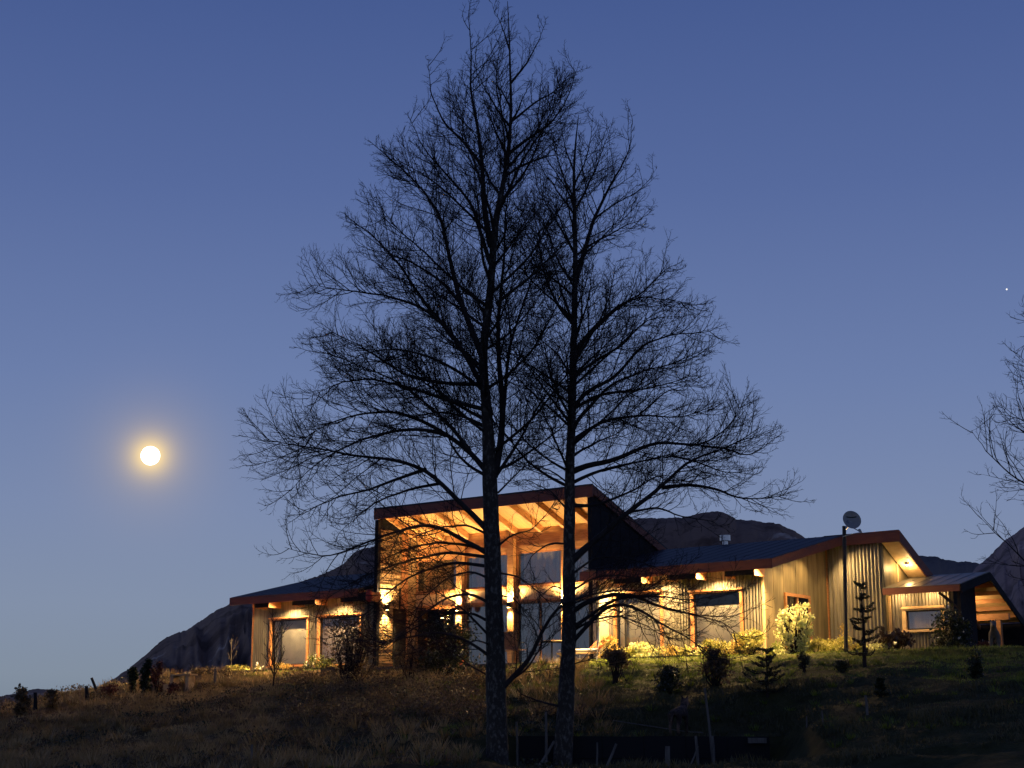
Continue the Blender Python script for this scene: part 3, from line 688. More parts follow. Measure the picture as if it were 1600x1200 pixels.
def inside(P, L, tp, env):
    """shoots that would leave the crown's outline stay shorter"""
    tip = P[:, -1]; ax = np.stack([np.interp(tip[:, 2], tp[:, 2], tp[:, 0]), np.interp(tip[:, 2], tp[:, 2], tp[:, 1])], 1)
    d = np.linalg.norm(tip[:, :2] - ax, axis=1); lim = np.interp(tip[:, 2], *env) * 1.07
    b = P[:, 0]; axb = np.stack([np.interp(b[:, 2], tp[:, 2], tp[:, 0]), np.interp(b[:, 2], tp[:, 2], tp[:, 1])], 1)
    db = np.linalg.norm(b[:, :2] - axb, axis=1)
    s = np.where(d > lim, np.clip((lim - db) / np.maximum(d - db, .01), .22, 1), 1.0)
    s = np.where(d > db, s, 1.0)
    return P[:, :1] + (P - P[:, :1]) * s[:, None, None], L * s
def bare_tree(name, label, Y, trunk, radii, limbs, fill, prof, seed, dens=1.0, group=None, stems=(), wmul=1.0, env=([0, 20], [9, 9])):
    g = np.random.default_rng(seed)
    tr = trace(trunk, Y, 0, g); loc = tr[0].copy(); root = thing(name, label, 'tree', loc, 0, group)
    K = 60; tp = resample(tr, K); s = np.linspace(0, 1, K)
    d = np.r_[0, np.cumsum(np.linalg.norm(np.diff(tr, axis=0), axis=1))]; rr = np.interp(s * d[-1], d, radii)
    V, F = tubes((tp - loc)[None], rr[None], 18)
    # knobbly bark
    th = np.arctan2(V[:, 1], V[:, 0]); V[:, :2] += (fbm(th * 3, V[:, 2] * 3, 3, seed)[:, None]) * .05 * np.repeat(rr / rr[0], 18)[:, None] * np.stack([np.cos(th), np.sin(th)], 1)
    o = obj('trunk', mesh_np('trunk', V, F, M['bark'], True), root)
    L1 = []; R1 = []
    for st in stems:
        p = trace(st[0], Y, st[1], g); L1.append(resample(p, 24)); R1.append(st[2])
    for lm in limbs:
        pts, dy = lm[0], (lm[1] if len(lm) > 1 else g.uniform(-1.6, 1.6))
        p = trace(pts, Y, dy, g); L = np.linalg.norm(np.diff(p, axis=0), axis=1).sum()
        L1.append(resample(p, 24)); R1.append((.011 + .0095 * L) * (lm[2] if len(lm) > 2 else 1))
    ztop = tr[-1][2]
    for i in range(fill[0]):
        z = fill[1] + (fill[2] - fill[1]) * ((i + g.random()) / fill[0]) ** 1.1
        base = np.array([np.interp(z, tp[:, 2], tp[:, 0]), Y, z]); az = g.uniform(0, 2 * math.pi)
        q = (z - tr[0][2]) / (ztop - tr[0][2]); rad = np.interp(z, prof[0], prof[1]) * g.uniform(.75, 1.05)
        rise = np.interp(q, [.2, .5, .8, 1], [.25, .6, 1.2, 2.4]); dirv = np.array([math.cos(az), math.sin(az), rise]); dirv /= np.linalg.norm(dirv)
        ln = rad / max(math.hypot(dirv[0], dirv[1]), .35) * .85; ln = min(ln, (ztop - z) * 1.15 + .3)
        pts = [base]
        for j in range(6):
            pts.append(pts[-1] + dirv * ln / 6); dirv = dirv + np.array([0, 0, .07]) + g.normal(size=3) * .09; dirv /= np.linalg.norm(dirv)
        L1.append(resample(pts, 24)); R1.append(.010 + .0085 * ln)
    P1 = np.array(L1); n1 = len(P1)
    wob = np.cumsum(g.normal(size=P1.shape) * .012, axis=1) * np.linspace(0, 1, 24)[None, :, None]; P1 = P1 + wob
    Ln1 = np.linalg.norm(np.diff(P1, axis=1), axis=2).sum(1)
    nf = n1 - fill[0]; Pf, Lf = inside(P1[nf:], Ln1[nf:], tp, env); P1 = np.concatenate([P1[:nf], Pf]); Ln1 = np.r_[Ln1[:nf], Lf]
    tt = np.linspace(0, 1, 24)
    P2, Ln2 = grow(P1, Ln1, 8.8 * dens, 52, .42, 45, .075, .09, 9, .08, seed + 1); P2, Ln2 = inside(P2, Ln2, tp, env)
    P3, Ln3 = grow(P2, Ln2, 11.0 * dens, 17, .48, 43, .08, .13, 7, .12, seed + 2); P3, Ln3 = inside(P3, Ln3, tp, env)
    P4, Ln4 = grow(P3, np.maximum(Ln3, .22), 13.0 * dens, 8, .52, 40, .08, .15, 4, .15, seed + 3)
    par = np.arange(n1)
    for i in range(n1):
        r = R1[i] * (1 - .93 * tt ** .8)
        V, F = tubes((P1[i:i + 1] - loc), r[None], 8)
        obj('limb', mesh_np('limb', V, F, M['branch'], True), root)
    R2 = (.0042 + .0052 * Ln2)[:, None] * (1 - .65 * np.linspace(0, 1, 9))[None] * wmul
    V2, F2 = tubes(P2 - loc, R2, 5)
    o = obj('branches', mesh_np('branches', V2, F2, M['branch'], True), root); o['kind'] = 'stuff'
    R3 = (.0032 + .0024 * Ln3)[:, None] * (1 - .45 * np.linspace(0, 1, 7))[None] * wmul
    R4 = np.full(len(Ln4), .0025)[:, None] * (1 - .35 * np.linspace(0, 1, 4))[None] * wmul
    V3, F3 = tubes(P3 - loc, R3, 4); V4, F4 = tubes(P4 - loc, R4, 3)
    o = obj('twigs', mesh_np('twigs', np.concatenate([V3, V4]), np.concatenate([F3, F4 + len(V3)]), M['twig'], True), root); o['kind'] = 'stuff'
    print(name, n1, len(P2), len(P3), len(P4), 'faces', len(F2) + len(F3) + len(F4))
    return root

PXM = 2500 / 30.0
T1 = [(778, 1260), (776, 1150), (775, 1050), (772, 950), (768, 820), (765, 740), (762, 660), (757, 600), (753, 550), (761, 500), (768, 440), (770, 400), (773, 350), (784, 300), (794, 245), (799, 180), (797, 100), (795, 40), (793, 2)]
R1_ = [w / 2 / PXM for w in (38, 33, 30, 27, 25, 23, 18, 15, 14, 13, 12, 11.5, 10.5, 9, 7, 5, 3.4, 2, 1)]
limbs1 = [
 ([(758, 870), (700, 862), (650, 872), (600, 885), (545, 905), (500, 935)], -.4, .8),
 ([(770, 975), (735, 955), (690, 960), (640, 985), (590, 1015), (545, 1045)], .6, .7),
 ([(762, 835), (730, 820), (680, 828), (630, 850), (590, 862)], -1.3, .7),
 ([(780, 930), (805, 935), (832, 960), (850, 1000)], .8, .6),
 ([(766, 905), (738, 892), (700, 902), (665, 930), (640, 965), (625, 1000)], -1.0, .7),
 ([(770, 945), (735, 926), (690, 936), (650, 968), (610, 1000), (575, 1030)], -1.5, .8),
 ([(764, 885), (710, 878), (650, 895), (605, 925), (565, 965), (530, 1000)], 1.0, .8),
 ([(778, 895), (808, 900), (838, 922), (862, 955), (875, 990)], -1.1, .7),
 ([(772, 1010), (745, 1000), (715, 1010), (690, 1035)], -1.2, .7),
 ([(764, 866), (745, 855), (720, 842), (690, 824), (665, 819), (640, 823), (600, 836), (560, 850), (520, 866), (480, 862), (440, 848)], -.8),
 ([(763, 860), (720, 850), (680, 847), (627, 858), (590, 878), (560, 905)], .6, .9),
 ([(765, 832), (740, 805), (715, 783), (690, 755), (665, 733), (640, 722), (610, 717), (560, 712), (510, 702), (450, 693), (410, 685)], -1.2, 1.1),
 ([(764, 742), (735, 705), (700, 680), (660, 655), (610, 640), (560, 645), (510, 662), (470, 690)], 1.0, 1.1),
 ([(735, 705), (700, 660), (650, 618), (610, 590), (560, 570), (505, 555)], -.6, 1.0),
 ([(762, 668), (735, 655), (700, 645), (640, 650), (600, 668)], 1.3),
 ([(758, 612), (720, 582), (680, 560), (630, 545), (590, 548), (530, 565)], -1.4),
 ([(754, 604), (728, 556), (705, 520), (660, 482), (600, 463), (545, 453), (480, 448)], -.5, 1.15),
 ([(705, 520), (680, 495), (650, 455), (620, 410), (590, 380), (560, 353), (528, 345)], .8),
 ([(755, 560), (735, 512), (715, 460), (700, 400), (690, 345), (665, 305), (620, 265), (575, 230)], -.4, 1.2),
 ([(716, 470), (690, 440), (650, 415), (605, 395), (570, 385)], 1.4),
 ([(766, 412), (750, 362), (738, 320), (705, 280), (665, 235), (640, 178)], .7),
 ([(767, 385), (757, 330), (755, 275), (750, 210), (735, 150), (732, 85), (728, 40)], -.5, 1.3),
 ([(755, 262), (725, 220), (690, 185), (672, 140), (668, 90)], .5),
 ([(790, 275), (820, 255), (860, 242), (880, 236), (905, 232)], -.9),
 ([(795, 240), (825, 215), (862, 190), (890, 150), (905, 95)], .6),
 ([(799, 190), (830, 165), (868, 140), (895, 115), (922, 108)], -.4),
 ([(798, 130), (822, 100), (845, 60), (852, 25)], .2),
 ([(797, 80), (782, 40), (768, 8)], .1),
 ([(775, 475), (800, 455), (830, 432), (862, 402), (895, 368), (925, 345)], -1.3, 1.1),
 ([(776, 742), (805, 700), (840, 640), (868, 598), (905, 560)], -1.5),
 ([(778, 770), (815, 735), (850, 715), (875, 712)], -.9, .8),
 ([(775, 855), (800, 835), (835, 825), (862, 800), (880, 770)], -1.2, .8),
 ([(770, 1090), (800, 1060), (830, 1030), (848, 985), (872, 950), (905, 932), (960, 924), (1010, 925), (1060, 915)], -1.2, 1.1),
 ([(780, 1075), (825, 1045), (850, 1000), (835, 975), (812, 955), (800, 930)], -.9, .8),
 ([(770, 1000), (735, 962), (700, 935), (665, 915), (630, 890)], -1.1, .9),
 ([(772, 1030), (730, 1000), (690, 985), (650, 990), (600, 1000), (560, 985)], -1.4, .9),
 ([(700, 680), (660, 670), (610, 674), (555, 692), (500, 720), (455, 765)], -1.0),
 ([(690, 755), (650, 762), (600, 778), (560, 805), (525, 840)], .7),
 ([(665, 733), (620, 748), (575, 766), (530, 775), (470, 800)], -1.4),
 ([(758, 640), (700, 625), (640, 605), (580, 590), (520, 600), (480, 625)], .9),
 ([(757, 600), (700, 600), (640, 590), (570, 545), (520, 520)], 1.6),
 ([(771, 1060), (735, 1040), (700, 1010), (668, 1005), (640, 1030)], .8, .6),
]
stems1 = [([(772, 745), (780, 715), (785, 670), (785, 620), (778, 560), (777, 500), (782, 455), (788, 400), (790, 340), (793, 285), (800, 240)], .35, .075),
          ([(785, 660), (790, 610), (795, 565), (802, 530), (815, 490), (828, 455), (840, 405), (848, 350)], .9, .045)]
prof1 = ([1.5, 3.5, 5.0, 7.0, 10.0, 12.5, 14.0, 15.2], [2.8, 3.4, 3.9, 3.6, 3.0, 2.2, 1.3, .4])
bare_tree('bare_tree', 'tallest bare deciduous tree with thick forked trunk standing left of its neighbour', 30.0, T1, R1_, limbs1, (32, 6.2, 14.0), prof1, 101, group='two bare trees in front of the house', stems=stems1,
          env=([2, 5.2, 7.1, 8.2, 10, 11.2, 12.6, 13.9, 14.6, 15.5], [4.1, 4.4, 4.6, 4.0, 3.8, 3.2, 2.55, 1.7, 1.1, .4]))

T2 = [(876, 1262), (880, 1180), (884, 1100), (889, 1000), (889, 900), (890, 800), (891, 700), (894, 640), (896, 560), (898, 480), (899, 400), (898, 330), (896, 270), (900, 215), (904, 180)]
R2_ = [w / 2 / (2500 / 31) for w in (34, 29, 25, 22, 19, 17, 14, 12.5, 11, 9.5, 8, 6, 4.4, 2.6, 1)]
limbs2 = [
 ([(890, 900), (930, 870), (980, 868), (1030, 885), (1080, 915)], -1.2, .7),
 ([(889, 990), (925, 968), (970, 962), (1020, 985), (1065, 1020)], 1.0, .7),
 ([(888, 925), (865, 915), (840, 935), (822, 970)], -.9, .6),
 ([(889, 850), (860, 848), (832, 868), (812, 900), (800, 935)], -.9, .7),
 ([(890, 925), (930, 900), (975, 900), (1020, 920), (1055, 950)], .7, .7),
 ([(888, 1040), (920, 1030), (955, 1040), (985, 1060)], -1.0, .6),
 ([(892, 680), (902, 655), (925, 632), (955, 600), (1000, 582), (1055, 566), (1108, 545)], .8),
 ([(893, 650), (905, 620), (930, 605), (958, 594), (985, 562), (1005, 542), (1050, 523), (1100, 524), (1122, 518)], -.7, 1.15),
 ([(896, 560), (915, 528), (945, 500), (975, 475), (1010, 455), (1045, 420), (1068, 410)], .6),
 ([(897, 548), (925, 513), (965, 473), (1000, 462), (1040, 470), (1075, 476)], -1.1),
 ([(899, 440), (913, 395), (928, 342), (955, 290), (985, 240), (985, 192)], .4, 1.25),
 ([(928, 342), (960, 318), (1000, 292), (1022, 262)], -.5, .8),
 ([(899, 400), (930, 378), (970, 360), (1010, 345), (1028, 335)], .9, .9),
 ([(898, 330), (920, 290), (945, 240), (962, 195)], -.3),
 ([(897, 290), (915, 250), (925, 205), (930, 172)], .2, .8),
 ([(893, 690), (905, 680), (945, 656), (1000, 647), (1060, 652), (1110, 640)], 1.2),
 ([(892, 738), (915, 727), (950, 722), (975, 712), (1010, 695), (1035, 687), (1095, 695), (1125, 680), (1150, 658), (1160, 630)], -.6, 1.35),
 ([(1095, 697), (1130, 700), (1165, 712), (1195, 702), (1215, 672)], -.9, .9),
 ([(891, 756), (920, 742), (950, 732), (1010, 722), (1055, 712), (1095, 695)], .9),
 ([(890, 880), (912, 858), (940, 836), (985, 798), (1035, 762), (1062, 735), (1088, 716), (1130, 702), (1160, 690), (1190, 668)], -1.2, 1.45),
 ([(1035, 762), (1075, 757), (1120, 762), (1150, 773), (1185, 775), (1232, 766)], -1.4, 1.2),
 ([(985, 800), (1030, 792), (1070, 808), (1110, 812), (1145, 835)], -.4, .9),
 ([(889, 960), (915, 940), (945, 930), (985, 925), (1040, 946), (1085, 950), (1135, 962), (1165, 985)], -1.3, 1.2),
 ([(888, 1010), (920, 975), (950, 945), (985, 945), (1030, 975), (1075, 1000), (1120, 1040)], -1.5, 1.1),
 ([(889, 985), (925, 960), (960, 935), (1020, 932), (1090, 938), (1150, 925)], -1.0),
 ([(892, 615), (852, 584), (820, 566), (792, 547), (760, 530)], -.7, 1.1),
 ([(890, 660), (860, 622), (836, 588), (812, 560), (795, 530)], .8),
 ([(894, 592), (872, 552), (834, 516), (808, 492)], -1.2, .9),
 ([(897, 508), (872, 478), (855, 438), (842, 380), (825, 330)], .5, 1.1),
 ([(897, 508), (882, 470), (868, 424), (852, 380), (838, 338)], -.8),
 ([(898, 396), (880, 364), (862, 330), (842, 305), (818, 280)], .6),
 ([(898, 312), (882, 282), (868, 240), (862, 198)], -.3),
 ([(897, 270), (885, 235), (880, 200), (876, 178)], .3, .8),
 ([(890, 757), (862, 735), (830, 722), (796, 720)], 1.0, .8),
 ([(889, 800), (860, 765), (820, 745), (795, 748)], -1.1, .8),
 ([(1050, 712), (1090, 722), (1130, 738), (1185, 738)], .9, .8),
 ([(1000, 647), (1040, 612), (1080, 600), (1108, 602)], -1.0, .8),
 ([(893, 640), (940, 615), (990, 612), (1040, 602), (1090, 588)], 1.4),
 ([(895, 590), (935, 560), (970, 540), (1010, 500), (1065, 488)], -1.5),
 ([(891, 790), (930, 790), (980, 770), (1030, 740), (1080, 745)], 1.3),
 ([(884, 1105), (860, 1100), (838, 1092), (815, 1080), (800, 1060)], -.4, 1.3),
]
prof2 = ([1.5, 3.5, 5.0, 7.0, 9.0, 11.0, 13.2], [2.8, 3.4, 3.4, 2.8, 2.2, 1.6, .4])
bare_tree('bare_tree', 'slimmer and shorter bare tree with a straight trunk right of the tallest one', 30.5, T2, R2_, limbs2, (27, 6.2, 12.2), prof2, 202, group='two bare trees in front of the house',
          env=([2, 6.2, 7.8, 9.2, 10.7, 11.9, 13.0, 13.8], [4.2, 4.4, 3.5, 2.9, 2.25, 1.8, 1.3, .4]))

limbs3_ = [
 ([(1742, 880), (1680, 812), (1630, 775), (1573, 752), (1547, 731), (1520, 705), (1500, 675)], .3),
 ([(1573, 752), (1545, 748), (1530, 742), (1512, 735)], 0, .6),
 ([(1740, 820), (1680, 770), (1620, 725), (1585, 682), (1572, 655), (1570, 622), (1577, 600)], -.4),
 ([(1590, 690), (1560, 665), (1540, 645), (1531, 622)], .3, .7),
 ([(1738, 720), (1680, 660), (1625, 620), (1580, 575), (1553, 548)], .5),
 ([(1625, 620), (1590, 598), (1560, 590), (1538, 584)], -.3, .6),
 ([(1745, 1000), (1680, 950), (1610, 905), (1570, 868), (1552, 850), (1530, 832), (1504, 806)], -.3),
 ([(1556, 854), (1543, 838), (1540, 820)], 0, .4),
 ([(1740, 780), (1680, 720), (1640, 690), (1600, 665), (1560, 652), (1520, 650)], 1.0, .8),
 ([(1736, 640), (1680, 590), (1630, 545), (1600, 515), (1578, 500)], -.5),
 ([(1742, 870), (1690, 835), (1640, 810), (1595, 782), (1560, 765)], .8, .7),
]
limbs3 = [([(x + 26 * min(1, (1742 - x) / 150), y) for x, y in q[0]],) + q[1:] for q in limbs3_]
T3 = [(1752, 1240), (1748, 1050), (1745, 900), (1738, 760), (1735, 620), (1730, 480), (1728, 330)]
bare_tree('bare_tree', 'bare tree whose branches reach in over the right edge of the picture', 27.0, T3, [.17, .15, .13, .11, .08, .05, .015], limbs3, (6, 5, 9), ([1.5, 5, 9, 11], [2.0, 2.2, 1.6, .4]), 303, dens=.7)

# ================================================================ SHRUBS AND SMALL PLANTS
def leaves(g, C, n, size, up=.2):
    """n single leaf faces round the centres C (m,3)"""
    k = len(C); d = g.normal(size=(k, 3)); d[:, 2] += up; d /= np.linalg.norm(d, axis=1, keepdims=True)
    r = g.normal(size=(k, 3)); s = np.cross(d, r); s /= np.linalg.norm(s, axis=1, keepdims=True)
    sz = size * g.uniform(.6, 1.3, k)[:, None]; nrm = np.cross(d, s)
    a = C; b = C + d * sz * .55 + s * sz * .32 + nrm * sz * .08; c = C + d * sz; e = C + d * sz * .55 - s * sz * .32 + nrm * sz * .08
    V = np.stack([a, b, c, e], 1).reshape(-1, 3); F = np.arange(k * 4).reshape(k, 4)
    return V, F
def shrub(name, label, cat, p, w, h, m='l_mid', n=1400, size=.07, seed=0, lumps=9, stem=0.12, sparse=0, flowers=0, group=None, depth=None, twigm='twig', shape='round', tuft=1.0):
    g = np.random.default_rng(seed + 1000)
    root = thing(name, label, cat, p, 0, group)
    # clump centres in a rough dome, leaf clouds round them
    cs = []
    for i in range(lumps):
        t = g.uniform(0, 2 * math.pi); q = math.sqrt(g.random()) * .62; zz = g.uniform(stem, .82)
        if shape == 'column': q *= .6
        lim = math.sqrt(max(0.05, 1 - (max(zz - .45, 0) / .6) ** 2))
        if shape == 'cone': lim = 1.05 - zz
        cs.append((math.cos(t) * q * w / 2 * lim * 1.1, math.sin(t) * q * (depth or w) / 2 * lim, zz * h))
    cs = np.array(cs); k = g.integers(0, lumps, n); sd = g.normal(size=(n, 3)); sd /= np.linalg.norm(sd, axis=1, keepdims=True)
    rad = np.array([w * .26, (depth or w) * .26, h * .22]) * tuft * g.uniform(.7, 1.25, lumps)[k][:, None]
    C = cs[k] + sd * rad * (g.random((n, 1)) ** (.35 if not sparse else .8)); C[:, 2] = np.maximum(C[:, 2], .02)
    V, F = leaves(g, C, n, size)
    obj('foliage', mesh_np('foliage', V, F, M[m]), root)
    mb = MB()
    for c in cs:
        mid = c * .5 + np.array([0, 0, -.08 * h]) + g.normal(size=3) * .03 * w
        mb.tube([(g.normal() * .03, g.normal() * .03, -.05), mid, c], [.018 * h + .006, .011 * h + .004, .004], 5)
    mb.build('stems', M[twigm], root)
    if flowers:
        i = g.integers(0, n, flowers); V, F = leaves(g, C[i] + np.array([0, -.02, .02]), flowers, size * 1.5); obj('flowers', mesh_np('flowers', V, F, M['petal']), root)
    return root
def px2m(p): return math.hypot(p[0], p[1]) / FPX
def shrub_at(px, v, wpx, hpx, **k):
    p = at_v(px, v); s = px2m(p); name = k.pop('name', 'shrub'); label = k.pop('label'); return shrub(name, label, k.pop('cat', 'shrub'), p, wpx * s, hpx * s, **k)
def shrub_on(px, py, wpx, hpx, **k):
    p = gplace(px, py); s = px2m(p); name = k.pop('name', 'shrub'); label = k.pop('label'); return shrub(name, label, k.pop('cat', 'shrub'), p, wpx * s, hpx * s, **k)
BED = 'bright shrubs in the bed along the house front'
shrub_at(950, -1.2, 56, 40, label='golden rounded shrub beside the white parasol pole', m='l_gold', n=1500, size=.07, seed=1, group=BED)
shrub_at(1000, -1.2, 52, 30, label='cream spiky low shrub under the left window of the right wing', m='l_pale', n=1000, size=.09, seed=2, group=BED)
shrub_at(1052, -1.3, 36, 22, label='small orange gold shrub between the two right wing windows', m='l_gold', n=600, size=.06, seed=3, group=BED)
shrub_at(1086, -1.2, 34, 26, label='pale thin shrub at the left foot of the wide right window', m='l_pale', n=420, size=.06, seed=4, sparse=1, group=BED)
shrub_at(1128, -1.3, 44, 28, label='low yellow shrub under the wide right window', m='l_yel', n=900, size=.07, seed=5, group=BED)
shrub_at(1175, -1.0, 52, 46, label='dense yellow green ball shrub left of the tall variegated bush', m='l_yel', n=2300, size=.07, seed=6, lumps=12, group=BED)
shrub_at(1243, -.6, 80, 92, label='tall cream variegated bush glowing in front of the gable door', m='l_pale', n=2600, size=.085, seed=7, lumps=64, sparse=1, stem=.02, tuft=.42, group=BED)
shrub_at(1302, .4, 54, 36, label='yellow green mound shrub at the foot of the dish pole', m='l_yel', n=1700, size=.07, seed=8, group=BED)
shrub_at(1327, .8, 36, 56, label='pinkish open shrub with pale stems just behind the dish pole', m='l_gold', n=420, size=.07, seed=9, sparse=1, twigm='litwood')
shrub_at(1370, 1.6, 56, 24, label='low cream hedge shrub before the tall corrugated wall', m='l_pale', n=1100, size=.065, seed=10)
shrub_at(1407, 2.0, 66, 42, label='dark rhododendron with big leather leaves left of the annex window', m='l_rhodo', n=420, size=.17, seed=11, lumps=12, stem=.55, cat='shrub')
shrub_at(1494, 3.0, 66, 76, label='dark glossy camellia bush at the right end of the annex wall', m='l_dark', n=2800, size=.09, seed=12, lumps=16, flowers=30)
shrub_at(1540, 3.2, 26, 30, label='small dark shrub with one pale flower beside the standing dog', m='l_red', n=500, size=.07, seed=13, flowers=6)
shrub_at(376, -1.2, 48, 20, label='bright low yellow bed plant at the far left corner of the house', m='l_yel', n=900, size=.08, seed=14)
shrub_at(402, -1.3, 16, 20, label='white flowering plant at the left corner of the left wing', m='l_yel', n=120, size=.06, seed=15, flowers=40)
shrub_at(441, -1.3, 34, 16, label='small golden plant beneath the left wing window', m='l_gold', n=500, size=.06, seed=16)
shrub_at(484, -1.3, 26, 28, label='pale flower spikes between the two left wing windows', m='l_mid', n=300, size=.06, seed=17, flowers=60)
shrub_at(508, -1.6, 46, 24, label='low leafy green plant before the second left wing window', m='l_mid', n=700, size=.07, seed=18, flowers=8)
for q, (px, v, w, h, m_, lb) in enumerate((
    (978, -1.5, 34, 20, 'l_yel', 'low yellow green plant just right of the golden rounded shrub'),
    (1026, -1.4, 32, 22, 'l_pale', 'small cream plant between the cream spiky shrub and the orange gold one'),
    (1070, -1.5, 30, 18, 'l_yel', 'small green plant right of the orange gold shrub'),
    (1107, -1.5, 34, 30, 'l_yel', 'rounded green plant under the left half of the wide right window'),
    (1150, -1.4, 34, 26, 'l_gold', 'orange tinted plant touching the left of the ball shrub'),
    (1212, -.4, 36, 28, 'l_mid', 'low green plant at the left foot of the tall variegated bush'),
    (1275, 0, 34, 30, 'l_yel', 'leafy plant at the right foot of the tall variegated bush'),
    (1345, 1.2, 36, 22, 'l_yel', 'yellow green plant between the dish pole and the tallest araucaria'))):
    shrub_at(px, v, w, h, label=lb, m=m_, n=700, size=.075, seed=60 + q, group=BED)
# dark bushes on the slope
shrub_on(962, 1068, 46, 56, label='clipped dark round bush on a short stem below the golden shrub', m='l_brown', n=1300, size=.07, seed=20, stem=.42, lumps=18, sparse=1)
shrub_on(1046, 1082, 60, 40, label='dark low mound bush on the lawn below the wall between windows', m='l_dark', n=1300, size=.07, seed=21, shape='cone', lumps=16, sparse=1, depth=1.2)
shrub_on(1117, 1072, 58, 62, label='brownish round bush on a thin stem below the wide window', m='l_brown', n=1200, size=.07, seed=22, stem=.25, lumps=22, sparse=1)
shrub_on(700, 1062, 118, 104, label='large dark leafy bush before the porch left of the big trunk', m='l_dark', n=3600, size=.09, seed=23, lumps=18, sparse=1)
shrub_on(548, 1072, 112, 130, label='big dark twiggy bush hiding the right end of the left wing', m='l_brown', n=3800, size=.065, seed=24, lumps=34, sparse=1)
shrub_on(640, 1062, 60, 60, label='dark loose bush at the porch corner below the log wall', m='l_brown', n=900, size=.06, seed=25, lumps=14, sparse=1)
shrub_on(1318, 1052, 26, 22, label='small dark bush on the lawn right below the dish pole', m='l_dark', n=500, size=.05, seed=26)
shrub_on(1525, 1062, 26, 42, label='small dark upright bush on the dark lawn at far right', m='l_dark', n=900, size=.06, seed=27, shape='column')
shrub_on(1256, 1050, 22, 30, label='dark stubby bush on the lawn under the variegated bush', m='l_dark', n=600, size=.05, seed=28)
# far left crest
shrub_on(207, 1086, 18, 46, label='left of the two dark columnar conifers on the left crest', m='l_dark', n=1500, size=.09, seed=30, shape='column', name='conifer', cat='conifer')
shrub_on(227, 1086, 20, 54, label='right of the two dark columnar conifers on the left crest', m='l_dark', n=1500, size=.09, seed=31, shape='column', name='conifer', cat='conifer')
shrub_on(243, 1084, 26, 48, label='dark red leafless looking bush beside the columnar conifers', m='l_red', n=700, size=.07, seed=32, sparse=1)
shrub_on(272, 1086, 26, 18, label='red brown thorny bush in front of the wooden bench', m='l_red', n=500, size=.06, seed=33, sparse=1)
shrub_on(33, 1120, 26, 40, label='brown bush with a sprig on top at the far left edge', m='l_brown', n=900, size=.10, seed=34)
shrub_on(80, 1106, 30, 30, label='thin dry bush on the skyline left of the leaning stick', m='l_brown', n=300, size=.10, seed=35, sparse=1)
shrub_on(165, 1092, 34, 26, label='red brown low bush right of the leaning stick', m='l_red', n=800, size=.08, seed=36)

# bare young plants, conifers with whorled arms
def bare_sapling(name, label, p, h, w, seed, m='twig', n=9, r=.02, cat='sapling'):
    g = np.random.default_rng(seed); root = thing(name, label, cat, p)
    tp = np.array([(0.02 * h * math.sin(t * 5) * .5, 0, h * t - .05) for t in np.linspace(0, .8, 12)])
    V, F = tubes(tp[None], (r * (1 - .75 * np.linspace(0, 1, 12)))[None], 7); obj('trunk', mesh_np('trunk', V, F, M[m], True), root)
    L = []
    for i in range(n):
        t = g.uniform(.15, 1); b = np.array([0, 0, h * .8 * t]); az = g.uniform(0, 6.28); d = np.array([math.cos(az), math.sin(az), 1.6]); d /= np.linalg.norm(d); ln = w * .9 * g.uniform(.6, 1.1)
        q = [b]
        for j in range(5): q.append(q[-1] + d * ln / 5); d = d + np.array([0, 0, .12]) + g.normal(size=3) * .1; d /= np.linalg.norm(d)
        L.append(resample(q, 9))
    P = np.array(L); Ln = np.linalg.norm(np.diff(P, axis=1), axis=2).sum(1)
    P2, L2 = grow(P, Ln, 12, 10, .5, 38, .1, .1, 5, .1, seed)
    V, F = tubes(P, (r * .45 * (1 - .7 * np.linspace(0, 1, 9)))[None] * np.ones((len(P), 1)), 5); V2, F2 = tubes(P2, np.full((len(P2), 5), .006), 3)
    obj('crown', mesh_np('crown', np.concatenate([V, V2]), np.concatenate([F, F2 + len(V)]), M[m], True), root); return root
p = at_v(361, -1.0); bare_sapling('bare_sapling', 'slender leafless sapling in the bright bed at the far left corner', p, 1.75, .55, 5, 'oldwood', 6, .018)
p = gplace(427, 1072); bare_sapling('bare_sapling', 'dark bushy bare sapling in front of the lit left wing window', p, 1.75, .95, 6, 'twig', 22, .03)
p = gplace(300, 1080); bare_sapling('bare_sapling', 'hair thin bare sapling right of the wooden bench', p, 1.1, .3, 8, 'twig', 4, .012)
